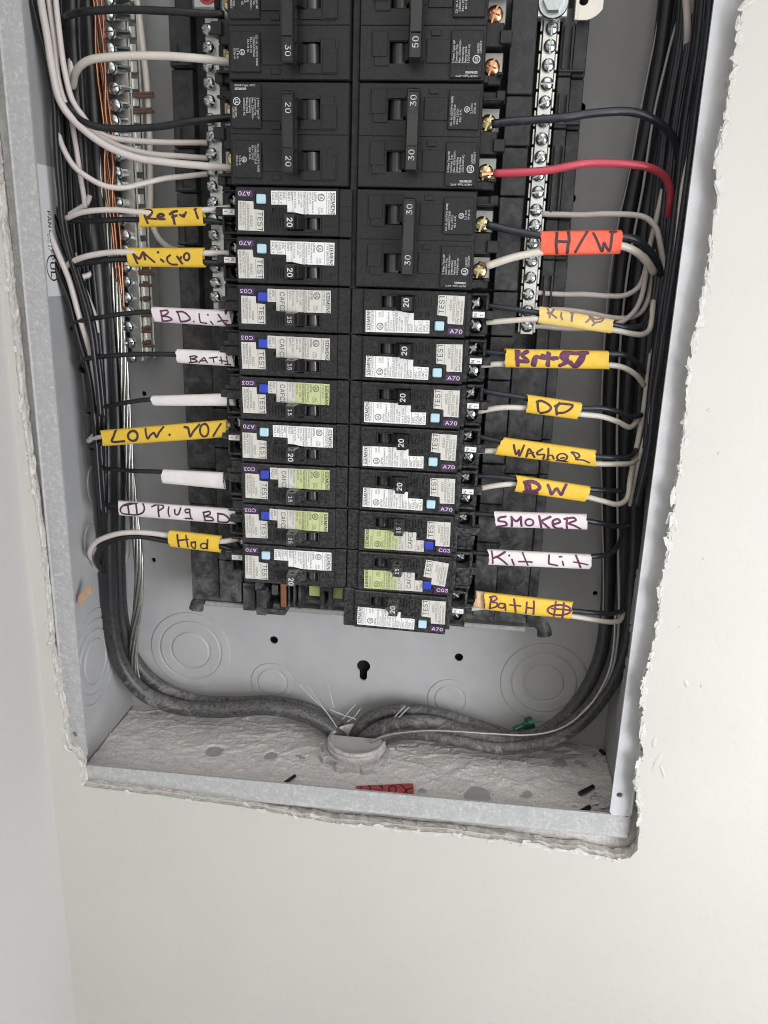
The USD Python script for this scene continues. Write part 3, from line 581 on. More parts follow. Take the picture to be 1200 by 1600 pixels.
for side_, lst in ((180, LEFT), (0, RIGHT)):
    for n_, kind_, lab_ in lst:
        nm = 'arc_fault_breaker'; lab_ = 'black ' + lab_
        loc = slot_loc(n_); tl = 0
        if side_ == 0 and n_ == 11: loc = slot_loc(n_, 1, -1.6, .6); tl = 0.8
        var = 3 if (side_ == 0 and n_ == 10) else (n_ * 2 + side_ // 180) % 3 if kind_ != 'grey' else n_ % 2
        if (kind_, var) not in protos: protos[kind_, var] = afci(nm, lab_, GS, kind_, loc, side_, var)
        else: copy_of(protos[kind_, var], nm, lab_, GS, loc, side_, tl)


def double_body(t, rating, side_left, brass):
    zc = 25.4
    B = cbox(2.4, 66.0, 0.6, 42, .5 - zc, 50.3 - zc, .5)
    for v0, v1 in ((8.2, 18.0), (32.8, 42.6)):
        B = B - rbox(17.8, 27.6, -1, 8, v0 - zc, v1 - zc)
    B = B - rbox(-1, 70, -1, 1.5, 25.1 - zc, 25.6 - zc) - rbox(8.2, 8.5, -1, .85, 7 - zc, 24 - zc) - rbox(8.2, 8.5, -1, .85, 32 - zc, 48.6 - zc)
    obj('body', B, 'breaker_face', t, smooth=20)
    up = []
    for v0 in (0, 24.6):
        up += [cbox(10, 17.6, 0, 1, 7.0 + v0 - zc, 23.2 + v0 - zc, .2), cbox(17.2, 28.4, -.2, 1, 18.3 + v0 - zc, 23.0 + v0 - zc, .2) , cbox(9.0, 16.6, -.4, 1, 11.2 + v0 - zc, 22.6 + v0 - zc, .2), cbox(36.4, 48.4, -.15, 1, 8.4 + v0 - zc, 19.0 + v0 - zc, .2), cbox(38.6, 43.4, -.3, 1, 20.6 + v0 - zc, 23.2 + v0 - zc, .2)]
    each('raised_rib', up, 'breaker_face', t, smooth=20)
    pn = [obj('text_panel', cbox(48.6, 64.6, -.9, 1, 1.6 - zc, 22.8 - zc, .3) - rbox(48, 65, -1.5, -.72, 6.8 - zc, 7.05 - zc), 'breaker_face', t, smooth=20), obj('text_panel', cbox(48.8, 64.6, -.9, 1, 28.6 - zc, 47.0 - zc, .3), 'breaker_face', t, smooth=20)]
    y = -.9
    spec = [(50.6, '2 Poles Type QP', .95, 8.2, False, 1), (52.1, 'Common Trip', .95, 8.2, False, 1), (53.6, 'Max. 120/240V~', .95, 8.2, False, 1), (55.1, 'Interrupting', .95, 8.2, False, 1), (56.6, 'Rating 10kA', .95, 8.2, False, 1), (58.1, '120/240V AC', .95, 8.2, False, 1), (62.6, 'LISTED', .95, 12.6, False, 1), (63.9, 'CIRCUIT', .95, 12.6, False, 1)]
    obj('printed_text', rows(spec, zc, y) + ul_mark(61.6, 10.0, 1.9, zc, y) + [put_text('SIEMENS', 1.0, (62.6, y, 4.6 - zc), (-1, 0, 0), (0, 0, -1), True), put_text('HACR Type. 40°C', .95, (62.6, y, 2.9 - zc), (-1, 0, 0), (0, 0, -1), False)], 'print_white', pn[0], smooth=False)
    spec = [(51.0, 'CU-AL 60/75°C WIRE', .95, 30.2, False, 1), (52.5, 'CONDUCTEUR', .95, 31, False, 1), (54.0, '#14-10 CU', .95, 31, False, 1), (55.5, '#12-8 AL', .95, 32, False, 1), (61.0, '2.3 N.m', .95, 36, False, 1), (62.6, '20 lb-in', .95, 36, False, 1)]
    obj('printed_text', rows(spec, zc, y) + ul_mark(58.2, 38.0, 1.4, zc, y), 'print_white', pn[1], smooth=False)
    # terminal end with two wire clamps
    E = cbox(65.0, 74.6, 14.6, 42, 1.4 - zc, 49.4 - zc, .6)
    for v in (12.0, 36.4): E = E - rbox(65.0, 76, 10, 28, v - 6.2 - zc, v + 7.6 - zc)
    obj('terminal_end', [E, cbox(64.6, 68.2, 8.2, 17, 1.2 - zc, 5.0 - zc, .4), cbox(72.6, 79.0, 12.4, 22, 20.2 - zc, 26.6 - zc, .5), cbox(72.6, 77.4, 12.4, 22, 44.4 - zc, 49.6 - zc, .5), cbox(72.0, 75.4, 9.0, 14, 5.2 - zc, 6.6 - zc, .3), cbox(66, 75.4, 9.0, 14, 44.0 - zc, 45.4 - zc, .3)], 'black_plastic', t, smooth=20)
    for v in (12.0, 36.4):
        obj('clamp_plate', cbox(65.6, 75.2, 21.5, 25, v - 5.4 - zc, v + 6.4 - zc, .4), 'zinc_dark', t, smooth=20)
        screw('terminal_screw', 69.4, v - 1.2 - zc, 21.2, 4.3, brass, t, 1.9, 3.0)
    # handle tie over both toggles, showing the two toggles' ratings in its windows
    Hn = cbox(28.2, 35.3, -13.6, -6.5, 7.0 - zc, 45.4 - zc, .9) - rbox(29.5, 34.2, -15, -12.0, 8.4 - zc, 19.1 - zc) - rbox(29.5, 34.2, -15, -12.0, 33.4 - zc, 44.0 - zc)
    hd = obj('handle_tie', Hn, 'handle_plastic', t, smooth=20)
    for v0 in (8.6, 33.6):
        tg = obj('toggle', [m3.Manifold.hull_points(np.array([(x, yy, z) for x, yy in ((29.8, -11.9), (34.0, -11.9), (27.2, 1.8), (35.4, 1.8), (25.0, 1.8)) for z in (v0 + .6 - zc, v0 + 9.4 - zc)], float))], 'handle_plastic', t, smooth=20)
        obj('rating_number', put_text(rating, 3.0, (33.2, -12.05, v0 + 3.4 - zc), UP, IN, False, 1.05), 'print_white', tg, smooth=False)
        obj('toggle_rod', cyl((22.6, 6.4, v0 - .2 - zc), 'z', 9.4, 4.6, n=24), 'toggle_rod', t)


GD = 'double breakers with tied handles'
def double(label, rating, n_, roty, brass):
    t = thing('double_breaker', 'black ' + label, 'breaker', GD, loc=slot_loc(n_, 2), roty=roty)
    double_body(t, rating, roty == 180, brass); return t
double('double breaker with 30 on its tied handle at the top of the left column', '30', -2, 180, 'brass')
double('double breaker with 20 on its tied handle above the Refri breaker', '20', 0, 180, 'brass')
double('double breaker with 50 on its tied handle and copper coloured screws', '50', -2, 0, 'copper_screw')
b30 = double('double breaker with 30 on its handle feeding the red wire', '30', 0, 0, 'brass')
copy_of(b30, 'double_breaker', 'black double breaker with 30 on its handle feeding the orange H/W marker', GD, slot_loc(2, 2), 0)

# ================================================================== BLACK BUS TRAY BEHIND THE BREAKERS
tray = thing('bus_tray', 'black plastic bus bar tray behind the two columns of breakers', 'bus tray')
zb = 113.0
obj('tray_base', [cbox(-113, 119.5, 66, 78, zb - 6, 560, 1.0)], 'bus_plastic', tray)
obj('centre_rail', [cbox(-64, 62, 62, 68, zb + 4, 560, .8), cbox(-64, 62, 57, 63, zb + 36, 560, .8), cbox(-3, 1.2, 20, 50, zb + 26, 560, .6)], 'bus_plastic', tray)
# right strip: plates one and two breakers tall, a channel, and the outer shelf
rs = random.Random(11)
zs = ZTOP + 2 * PITCH
k = 0
while zs > 122:
    hgt = PITCH * (2 if k % 3 == 0 else 1); z1 = max(zs - hgt, 116)
    obj('side_plate', cbox(77.2, 91.0 + rs.uniform(-.5, .5), 45 + rs.uniform(-.8, .8), 68, z1 + .5, zs - .5, .5), 'bus_plastic', tray)
    zs = z1; k += 1
zs = ZTOP + 2 * PITCH; k = 0
while zs > 122:
    hgt = PITCH * (1 if k % 2 == 0 else 2); z1 = max(zs - hgt, 116)
    obj('side_plate', cbox(-92.0 if z1 < 280 else -82.6, -77.4, 50 + rs.uniform(-.8, .8), 68, z1 + .5, zs - .5, .5), 'bus_plastic', tray)
    zs = z1; k += 1
zs = 470; k = 0
while zs > 122:
    hgt = (33, 26, 47, 22)[k % 4]; z1 = max(zs - hgt, 114)
    if zs > 296: P = [cbox(104.6, 111.5, 56, 68, z1 + .4, zs - .4, .4), cbox(112.0, 119.3, 60 + (k % 2), 68, z1 + .4, zs - .4, .4)]
    else: P = [cbox(91.6, 112.5, 55 + (k % 2) * 1.5, 68, z1 + .4, zs - .4, .5), cbox(113.2, 119.3, 60, 68, z1 + .4, zs - .4, .4)]
    each('shelf_block', P, 'bus_plastic', tray)
    if z1 > 300: each('shelf_rib', [cbox(106, 107.2, 53.5, 58, z1 + 3, zs - 9, .2), cbox(110.2, 111.3, 53.5, 58, z1 + 3, zs - 9, .2), cbox(104.8, 118.5, 54.5, 60, z1 + 2, z1 + 3.4, .3)], 'bus_plastic', tray)
    zs = z1; k += 1
zs = 470; k = 0
while zs > 122:
    hgt = (30, 42, 24)[k % 3]; z1 = max(zs - hgt, 114)
    P = [cbox(-113, -100.5 if zs > 306 else -94, 56 + (k % 2) * 1.2, 68, z1 + .4, zs - .4, .4)]
    each('shelf_block', P, 'bus_plastic', tray)
    if z1 > 306: each('shelf_rib', [cbox(-111, -108, 54, 58, z1 + 2, z1 + 12, .3), cbox(-112.5, -101, 54, 58, z1 + 1, z1 + 2.4, .3)], 'bus_plastic', tray)
    zs = z1; k += 1
each('bottom_flange', [cbox(-106, -66, 60, 74, zb - 5.0, zb - 1.5, .6), cbox(-56, 2, 60, 74, zb - 5.0, zb - 1.5, .6), cbox(70, 113, 60, 74, zb - 7.0, zb - 3.5, .6)], 'ledge_dust', tray)
for x, s_ in ((-108, -1), (121, 1)):
    C = spline([(x - s_ * 6, 66, zb + 1), (x, 65, zb - 1), (x + s_ * 4.2, 64, zb - 4.5), (x + s_ * 5.4, 63.5, zb - 9.5)], 1.0)
    obj('foot', tube(C, np.linspace(3.6, 5.0, len(C)), 14), 'bus_plastic', tray)
# the empty bottom slot of the left column
def bxp(x0, y0, x1, y1, Y, dep, c=.4):
    a, b = at(x0, y0, Y), at(x1, y1, Y); return cbox(min(a[0], b[0]), max(a[0], b[0]), Y, Y + dep, min(a[2], b[2]), max(a[2], b[2]), c)
obj('stab_holder', [bxp(400, 922, 416, 962, 44, 20), bxp(400, 951, 446, 962, 43, 20), bxp(398, 910, 408, 924, 45, 20), bxp(424, 915, 434, 930, 47, 16), bxp(426, 944, 436, 953, 46, 16), bxp(379, 912, 399, 955, 52, 16)], 'bus_plastic', tray)
obj('copper_stab', bxp(437, 908, 447, 951, 46, 5, .8), 'copper', tray)
each('slot_rib', [bxp(450, 905, 453, 948, 48, 14, .2), bxp(458, 905, 461, 950, 46, 14, .2), bxp(466, 905, 470, 951, 48, 14, .2)], 'bus_plastic', tray)
obj('lime_tab', bxp(483, 915, 500, 932, 50, 3, .3), 'tab_lime', tray); obj('lime_tab', bxp(519, 918, 537, 936, 50, 3, .3), 'tab_lime', tray)
each('slot_post', [bxp(500, 922, 506, 953, 47, 14), bxp(513, 922, 519, 953, 47, 14), bxp(500, 916, 519, 925, 46.5, 14), bxp(535, 922, 541, 940, 48, 14)], 'bus_plastic', tray)
obj('rivet_head', [m3.Manifold.sphere(5.2, 24).scale([1, .7, 1]).translate([*at(820, 18, 50)])], 'handle_plastic', tray)

# ================================================================== NEUTRAL AND GROUND BARS
def bar(name, label, x, z0, z1, w, yf, screws, r, mat='bar_alloy'):
    t = thing(name, label, 'terminal bar')
    Bm = cbox(x - w / 2, x + w / 2, yf, yf + 9, z0, z1, .4)
    obj('bar_body', Bm, mat, t, smooth=20)
    return t
nb = bar('neutral_bar', 'long silver neutral bar with a column of screws right of the breakers', 98.4, 299.5, 560, 7.6, 54.5, None, 3.6)
each('side_flange', [cbox(93.2, 94.5, 56, 64, 300.5 + 9.3 * i_, 308.6 + 9.3 * i_, .3) for i_ in range(27)] + [cbox(102.3, 103.6, 56, 64, 300.5 + 9.3 * i_, 308.6 + 9.3 * i_, .3) for i_ in range(27)], 'bar_alloy', nb)
for i_, (px, py) in enumerate([(863, 43), (860, 71), (857, 101), (855, 130), (852, 159), (850, 188), (847, 217), (845, 245), (842, 273), (841, 300), (838, 328), (836, 352), (833, 380), (831, 408), (829, 434), (826, 460), (825, 486), (824, 510)]):
    p = at(px, py, 52); screw('bar_screw', p[0], p[2], 54.5, 3.45, 'zinc', nb, rs.uniform(0, 3.1), 2.6, rs.random() < .8)
p = at(863, 6, 50)
lg = obj('lug_plate', cbox(p[0] - 8.2, p[0] + 8.2, 48, 56, at(860, 27, 48)[2], 520, .5), 'bar_alloy', nb)
hx = m3.Manifold.cylinder(5, 6.0, 5.6, 6).rotate([90, 0, 0]) ; obj('hex_bolt', [hx.translate([p[0] + .3, 47.5, p[2]]), revolve_y([(8.0, 48), (8.0, 47), (7.5, 46.3), (.01, 46.3)], (p[0] + .3, p[2]), 30)], 'zinc', lg, smooth=25)
cm = thing('mounting_ear', 'cream metal mounting ear with a dark hole at the top right of the tray', 'bracket')
a, b = at(902, 31, 52), at(946, -30, 52)
ear = sbox(a[0], a[2], b[0], b[2] + 40).intersection(Point(a[0] + 3, a[2] + 11.5).buffer(11.6, 24).union(sbox(a[0], a[2] + 11, b[0], b[2] + 60)).union(sbox(a[0], a[2], a[0] + 4, b[2])))
eh = at(912, 0, 52); obj('ear_plate', prism(ear.difference(Point(eh[0], eh[2]).buffer(2.6)), 52, 54), 'cream_metal', cm); obj('ear_web', cbox(a[0] - 1.6, a[0] + .4, 52, 68, a[2], a[2] + 60, .3), 'cream_metal', cm)
ln_ = bar('neutral_bar', 'shorter silver neutral bar with screws left of the breakers', -87.6, 306.5, 560, 8.6, 55, None, 3.5)
for (px, py) in [(323, 45), (324, 73), (324, 102), (325, 129), (326, 157), (327, 186), (329, 213), (329, 240), (330, 266), (330, 291), (331, 316), (332, 342), (332, 367), (334, 392), (335, 418), (335, 442), (335, 464)]:
    p = at(px, py, 50); screw('bar_screw', p[0], p[2], 55.2, 3.4, 'zinc', ln_, rs.uniform(0, 3.1), 5.0, rs.random() < .8)
p = at(322, -4, 46)
lg = obj('lug_block', cbox(p[0] - 7.6, p[0] + 6.6, 44, 60, at(322, 16, 44)[2], 530, 1.6), 'zinc', ln_); obj('lug_block', cbox(p[0] + 7.2, p[0] + 14, 46, 60, at(322, 18, 46)[2], 530, 1.6), 'zinc', ln_)
obj('red_screw', revolve_y([(.01, 42.6), (3.6, 42.6), (3.8, 43.4), (5.4, 43.5), (5.6, 44)], (p[0] + 1.4, p[2] + 1.5), 24), 'tag_red', lg)
gb = thing('ground_bar', 'silver ground bar with screws and a slotted rail on the back plate at left', 'terminal bar')
g0, g1 = at(192, -60, 76), at(214, 565, 76)
def gbox(px0, px1, Y, dep, c=.3, zlow=272):
    xa, xb = at(px0, 300, Y)[0], at(px1, 300, Y)[0]; return cbox(xa, xb, Y, Y + dep, zlow, 560, c)
obj('bar_body', [gbox(190, 209, 74, 9), gbox(188, 210, 82, 12)], 'bar_alloy', gb, smooth=20)
each('slotted_rail', [gbox(212, 215, 76, 12, zlow=274), gbox(226, 229, 76, 12, zlow=274)], 'bar_alloy', gb, smooth=20)
xa, xb = at(214, 300, 80)[0], at(227, 300, 80)[0]
for i_ in range(31):
    z = 276 + i_ * 9.25; obj('rail_web', cbox(xa, xb, 77.5, 84, z, z + 6.0, .3), 'bar_alloy', gb, smooth=20)
for i_, (px, py) in enumerate([(172, 2), (172, 25), (173, 53), (174, 79), (175, 108), (181, 140), (183, 166), (180, 190), (182, 215), (183, 243), (184, 270), (185, 290), (186, 317), (189, 344), (197, 368), (198, 392), (198, 417), (199, 440), (200, 465), (201, 487), (202, 510), (205, 535), (207, 558)]):
    p = at(px, py, 68); o_ = at(199, py, 76)
    C = np.array([[o_[0], 77, o_[2]], [p[0], 66, p[2]]])
    h1 = obj('bar_screw', [tube(spline(C, 2), 2.6, 12), m3.Manifold.hull_points(np.vstack([np.c_[p[0] + np.cos(t) * 3.7 * q, np.full(18, yy), p[2] + np.sin(t) * 3.7 * q] for t in [np.arange(18) / 18 * 2 * np.pi] for q, yy in ((.2, 63.7), (.6, 63.9), (.88, 64.5), (1, 65.4), (1, 67.5))])) - rbox(-3, 3, 60, 65.2, -.4, .4).rotate([0, rs.uniform(0, 180), 0]).translate([p[0], 0, p[2]])], 'zinc', gb, smooth=25)
for i_, (py, s_) in enumerate([(147, 2), (172, 2), (424, 2), (445, 1), (468, 1), (494, 1), (514, 2), (536, 2)]):
    for q in range(s_):
        p, e = at(209, py + q * 4, 75), at(238 + rs.uniform(-4, 4), py + q * 4 + rs.uniform(-2, 1), 75)
        wq = obj('copper_wire', tube(spline([p, e], 2), 1.0, 8), 'copper_dull', None); tag(wq, 'dull copper wire end poking through the slotted ground rail, ' + ('upper' if q == 0 and s_ == 2 else 'lower' if q else 'only') + ' one in the ' + ('topmost', 'second', 'third', 'fourth', 'fifth', 'sixth', 'seventh', 'lowest')[i_] + ' row', 'copper wire', 'copper wire ends in the ground rail')

# ================================================================== WIRES
def wire(label, r, mat, pts, Y, group=None, cat='wire', name=None, sides=10, parent=None):
    """pts: photograph points; Y: one depth, a list of depths, or points carry their own."""
    Ys = Y if isinstance(Y, (list, tuple)) else None
    P = []
    for i_, p in enumerate(pts):
        if len(p) == 3: d = p[2]
        elif Ys: d = float(np.interp(i_ / max(1, len(pts) - 1), np.linspace(0, 1, len(Ys)), Ys))
        else: d = Y
        P.append(at(p[0], p[1], d))
    C = spline(P, 2.2); L_ = np.r_[0, np.cumsum(np.linalg.norm(np.diff(C, axis=0), axis=1))]; sd = int(abs(P[0][0] * 31 + P[0][2] * 17)) % 997
    w_ = np.clip(np.minimum(L_, L_[-1] - L_) / 15, 0, 1) * .42
    C = C + np.stack([smooth_noise(L_ / 16 + sd, 1) * w_ * .6, smooth_noise(L_ / 14 + sd, 2) * w_, smooth_noise(L_ / 15 + sd, 3) * w_], -1)
    o = obj(name or mat.replace('wire_', '').replace('_right', '').replace('cable_', '') + '_wire', tube(C, r, sides), mat, parent, smooth=True)
    if parent is None: tag(o, label, cat, group)
    return o


# --- heavy cables
CL = 'heavy black cable'
def cable(label, r, pts):
    o = obj('service_cable', tube(spline([at(*p) for p in pts], 2.5), r, 18), 'cable_black', None, smooth=True); tag(o, label, 'cable'); return o
cable('heavy black cable at the left, front one of the pair along the floor to conduit', 5.6, [(112, -40, 56), (118, 100, 56), (134, 300, 56), (150, 400, 56), (158, 500, 57), (163, 600, 58), (166, 700, 58), (167, 800, 58), (169, 900, 60), (174, 980, 62), (190, 1040, 65), (225, 1083, 68), (275, 1104, 71), (340, 1110, 72), (420, 1106, 73), (475, 1117, 74), (515, 1138, 75), (538, 1165, 74), (545, 1200, 74)])
cable('heavy black cable at the left, rear one of the pair, nearer the ground bar', 5.2, [(134, -40, 66), (143, 100, 66), (156, 300, 67), (168, 400, 68), (175, 500, 69), (180, 600, 70), (183, 700, 71), (184, 800, 72), (185, 900, 74), (192, 980, 77), (212, 1035, 80), (250, 1072, 82), (300, 1094, 83), (360, 1099, 84), (430, 1098, 84), (485, 1110, 84), (522, 1132, 84), (545, 1160, 82), (552, 1200, 82)])
cable('heavy black cable at the right, leftmost against the back plate, curving to the conduit', 5.3, [(1050, -60, 82), (1036, 60, 82), (1012, 200, 82), (984, 330, 82), (965, 480, 82), (955, 600, 82), (954, 720, 82), (953, 850, 82), (950, 950, 81), (941, 1020, 80), (921, 1070, 80), (892, 1112, 80), (850, 1144, 80), (807, 1153, 80), (765, 1142, 81), (700, 1121, 83), (650, 1111, 83), (612, 1112, 83), (575, 1125, 82), (556, 1150, 80), (550, 1190, 80)])
cable('heavy black cable at the right, in front, with a bare strand lying along it', 5.6, [(1078, -60, 72), (1062, 60, 72), (1038, 200, 72), (1012, 330, 72), (994, 480, 72), (982, 600, 72), (978, 720, 72), (977, 850, 71), (973, 950, 70), (960, 1035, 69), (930, 1096, 68), (880, 1143, 68), (815, 1163, 68), (740, 1147, 70), (670, 1130, 71), (615, 1132, 72), (578, 1148, 72), (560, 1170, 72), (556, 1200, 72)])
cable('heavy black cable at the right, lowest one in the bottom bend', 4.6, [(1090, -60, 66), (1060, 200, 66), (1015, 480, 66), (996, 720, 66), (990, 900, 66), (978, 1010, 65), (950, 1078, 64), (900, 1135, 63), (850, 1160, 62), (790, 1169, 63), (720, 1158, 65), (650, 1146, 66), (605, 1152, 67), (580, 1170, 68), (572, 1200, 68)])
wire('thin pale line running down the front of the right cables between them', .75, 'strand_grey', [(1072, -60), (1066, 0), (1045, 80), (1022, 180), (1005, 290), (990, 370), (980, 430), (971, 517), (966, 600), (964, 717), (966, 850), (965, 1000), (955, 1050), (935, 1086), (905, 1118)], [66, 66, 66, 65, 65, 64, 63, 62, 62], name='pale_line')  # thin pale line along the cables, modelled as a tube
wire('thin pale edge line along the left side of the right cables', .5, 'strand_grey', [(1040, -30), (1030, 25), (1000, 178), (984, 270), (966, 350), (952, 440), (942, 583), (939, 700), (941, 800), (943, 890), (940, 1000), (930, 1050), (905, 1095)], [80, 80, 80, 79, 78, 77, 76], name='pale_line')
wire('bright bare strand arching from the conduit along the lower right cable', .85, 'bare_aluminium', [(578, 1160), (600, 1150), (640, 1143), (700, 1142), (770, 1147), (830, 1148), (880, 1136), (918, 1106), (945, 1066), (958, 1020), (962, 960)], [58, 60, 60, 59, 58, 58], name='bare_wire')
# --- twisted bare neutral at the left
C = spline([at(*p) for p in [(150, 200, 66), (166, 320, 66), (178, 420, 66), (184, 480, 66), (192, 560, 66), (197, 640, 67), (203, 740, 68), (211, 820, 69), (217, 880, 70), (216, 940, 72), (209, 1000, 74), (211, 1050, 76), (228, 1085, 79), (255, 1100, 82)]], 1.6)
T, N, B = frames(C); L_ = np.r_[0, np.cumsum(np.linalg.norm(np.diff(C, axis=0), axis=1))]
tw = thing('bare_cable', 'twisted bare aluminium conductor hanging beside the left cables', 'bare cable')
for q in range(6):
    ph = L_ / 26 + q * 2 * np.pi / 6; obj('strand', tube(C + (np.cos(ph)[:, None] * N + np.sin(ph)[:, None] * B) * 2.3, 1.15, 8), 'bare_aluminium', tw, smooth=True)
for q, (dx, dy) in enumerate([(0, 0), (5, 3), (9, 0), (12, 4), (3, 6)]):
    C = spline([at(x + dx + 2.5 * math.sin(i_ * 1.7 + q * 2), y, 60 + dy) for i_, (x, y) in enumerate([(140, -40), (146, 20), (150, 70), (155, 120), (158, 170), (162, 215), (165, 255), (167, 300), (172, 350), (180, 420 + 20 * q)])], 2)
    tag(obj('copper_wire', tube(C, .85, 8), 'copper', None, smooth=True), 'bare bright copper ground wire beside the ground bar, ' + ('leftmost', 'second from the left', 'middle', 'second from the right', 'rightmost')[(0, 2, 3, 4, 1)[q]] + ' of five', 'copper wire', 'bare copper ground wires at the left')

# --- left side: black wires running down
GL = 'black wires running down the left gutter'; LL = 'thin black insulated wire running down the left gutter of the box'
def lblack(pts, Y=48, r=1.65): wire(LL, r, 'wire_black', pts, Y, GL)
K1 = [(37, -40), (38, 0), (42, 64), (49, 147), (56, 210), (67, 283), (79, 325), (96, 375), (113, 420), (131, 490), (146, 570), (154, 640), (156, 690)]
lblack(K1, 40); lblack([(x + 7, y) for x, y in K1], 43); lblack([(x - 4, y) for x, y in K1[:8]] + [(90, 400), (106, 450)], 46)
K2 = [(40, 200), (56, 290), (62, 330), (75, 385), (87, 420), (107, 470), (121, 525), (138, 583), (146, 640), (152, 720), (158, 800)]
lblack(K2, 36); lblack([(x + 7, y + 4) for x, y in K2], 42)
K3 = [(47, -40), (50, 0), (57, 33), (68, 77), (79, 128), (84, 156), (87, 220), (92, 292), (97, 347), (106, 390), (122, 440), (139, 500), (149, 570), (157, 650)]
lblack(K3, 31); lblack([(x + 6, y + 2) for x, y in K3], 35)
for q in range(13):
    w_ = rs.uniform(-1.5, 1.5)
    lblack([(72 + 4.6 * q + w_, -40), (76 + 4.4 * q, 60), (84 + 4.4 * q - w_, 200), (94 + 4.2 * q, 350), (112 + 3.3 * q + w_, 450), (136 + 1.9 * q, 550), (150 + 1.2 * q, 650), (155 + .9 * q, 780 + 8 * (q % 4))], 50 + (q * 7) % 15, 1.6 + .1 * (q % 3))
for q in range(7):
    w_ = rs.uniform(-2, 2)
    lblack([(58 + 5 * q + w_, -40), (62 + 5 * q, 60), (74 + 4.6 * q - 2 * w_, 170), (86 + 4 * q + w_, 280), (100 + 3.5 * q, 380), (122 + 2.6 * q - w_, 470), (142 + 1.6 * q, 560), (153 + q, 700), (157 + q, 830)], 66 + (q * 5) % 11, 1.7)
# --- left side: white wires
def lw(label, r, pts, Y, mat='wire_white'): return wire(label, r, mat, pts, Y)
lw('thick off white wire sweeping from top left to the 20 amp breaker', 2.05, [(60, -40), (64, 0), (73, 55), (82, 110), (93, 156), (112, 185), (137, 208), (165, 227), (187, 237), (223, 249), (260, 253), (310, 258), (362, 263)], [30, 28, 27, 27, 28, 30, 33])
lw('off white wire beside the thick one ending at the neutral bar at mid height', 1.6, [(72, -40), (76, 0), (86, 70), (92, 128), (104, 165), (126, 192), (155, 213), (190, 230), (223, 238), (253, 242), (290, 245), (324, 247)], [38, 36, 34, 34, 36, 44, 53])
lw('off white wire ending at the neutral bar just under the black one', 1.6, [(84, -40), (87, 0), (93, 55), (101, 110), (113, 156), (128, 180), (146, 202), (170, 214), (210, 220), (260, 222), (324, 223)], [36, 34, 33, 34, 38, 46, 53])
lw('off white wire looping low in a curve up to the neutral bar', 1.6, [(84, 160), (90, 205), (99, 233), (117, 262), (143, 281), (168, 291), (196, 293), (223, 287), (260, 278), (324, 272)], [40, 33, 31, 31, 36, 45, 53])
lw('off white wire running straight down at far left behind the black ones', 1.7, [(44, -20), (55, 60), (62, 119), (69, 174), (76, 215), (83, 255), (87, 310), (92, 360), (103, 410)], 49)
lw('off white wire crossing the left gutter before the black wires to LOW VOL marker', 1.75, [(48, 220), (56, 273), (64, 319), (77, 361), (92, 399), (108, 437), (122, 488), (133, 525), (142, 556), (149, 600), (153, 650), (150, 680)], [38, 35, 33, 34, 38, 44])
lw('thin off white wire seen between the black ones below the Micro loop', 1.2, [(116, 395), (128, 440), (139, 468), (149, 495), (153, 520)], 46)
lw('off white wire standing above the Refri hairpin', 1.5, [(112, 190), (118, 225), (125, 270), (130, 300), (133, 325)], 46)
lw('off white wire piece between the hairpins at left', 1.4, [(102, 345), (108, 375), (113, 405)], 47)
lw('thick cream wire curving to the lower screw of the 30 amp pair at top left', 2.15, [(112, 60), (111, 100, 52), (113, 134, 48), (117, 116, 38), (126, 102, 32), (141, 93, 29), (170, 89, 28), (240, 87, 28), (300, 91, 29), (364, 98, 32)], [55, 30], 'wire_cream')
lw('cream wire hanging behind the ground bar and curving to the neutral bar', 1.9, [(208, -40), (214, 0), (222, 64), (229, 128), (234, 220), (235, 300), (235, 330), (240, 356), (251, 376), (268, 388), (292, 393), (330, 396)], [78, 78, 78, 78, 76, 70, 60], 'wire_cream')
def lb(label, r, pts, Y): return wire(label, r, 'wire_black', pts, Y)
lb('black wire crossing to the upper screw of the 30 amp pair at top left', 2.05, [(98, 40, 46), (99, 31, 40), (108, 23, 34), (130, 18, 31), (185, 15, 30), (260, 17, 30), (350, 23, 32)], 34)
lb('black wire sagging across to the upper screw of the 20 amp pair', 1.95, [(100, 155, 40), (108, 170, 32), (123, 186, 28), (148, 197, 27), (176, 201, 28), (233, 200, 29), (300, 190, 30), (364, 183, 33)], 30)
# hairpins into the marker sleeves
lw('white wire with a hairpin entering the Refri marker', 1.6, [(140, 306, 50), (136, 317, 48), (119, 329, 42), (103, 340, 36), (106, 341, 32), (122, 334, 29), (141, 330, 28), (178, 328, 28), (218, 331, 28), (262, 333, 30), (322, 328, 30), (360, 324, 33)], 30)
lb('black wire entering the Refri marker below the white one', 1.6, [(104, 342, 44), (107, 345, 36), (122, 345, 33), (168, 344, 31), (218, 343, 31), (322, 345, 31), (366, 350, 34)], 30)
lw('white wire looped back on itself entering the Micro marker', 1.7, [(148, 416, 54), (143, 427, 52), (130, 432, 49), (113, 429, 44), (105, 420, 37), (109, 411, 33), (132, 402, 30), (168, 395, 29), (200, 394, 29), (260, 398, 30), (320, 395, 31), (358, 396, 34)], 30)
lb('black wire looped under the white one entering the Micro marker', 1.75, [(146, 436, 55), (132, 437, 53), (113, 434, 47), (106, 425, 39), (117, 415, 34), (152, 408, 31), (200, 405, 31), (260, 408, 31), (320, 410, 31), (366, 414, 34)], 30)
lb('black wire with a flat loop entering the BD.Lit marker', 1.45, [(145, 514, 56), (130, 517, 52), (116, 514, 46), (110, 509, 40), (119, 503, 35), (142, 498, 31), (188, 491, 30), (240, 487, 30), (300, 494, 30), (360, 498, 32)], 30)
lb('black wire with a round loop entering the BATH marker', 1.5, [(156, 577, 56), (142, 582, 52), (129, 579, 46), (123, 570, 40), (135, 561, 35), (170, 556, 31), (225, 553, 30), (278, 554, 30), (362, 559, 32)], 30)
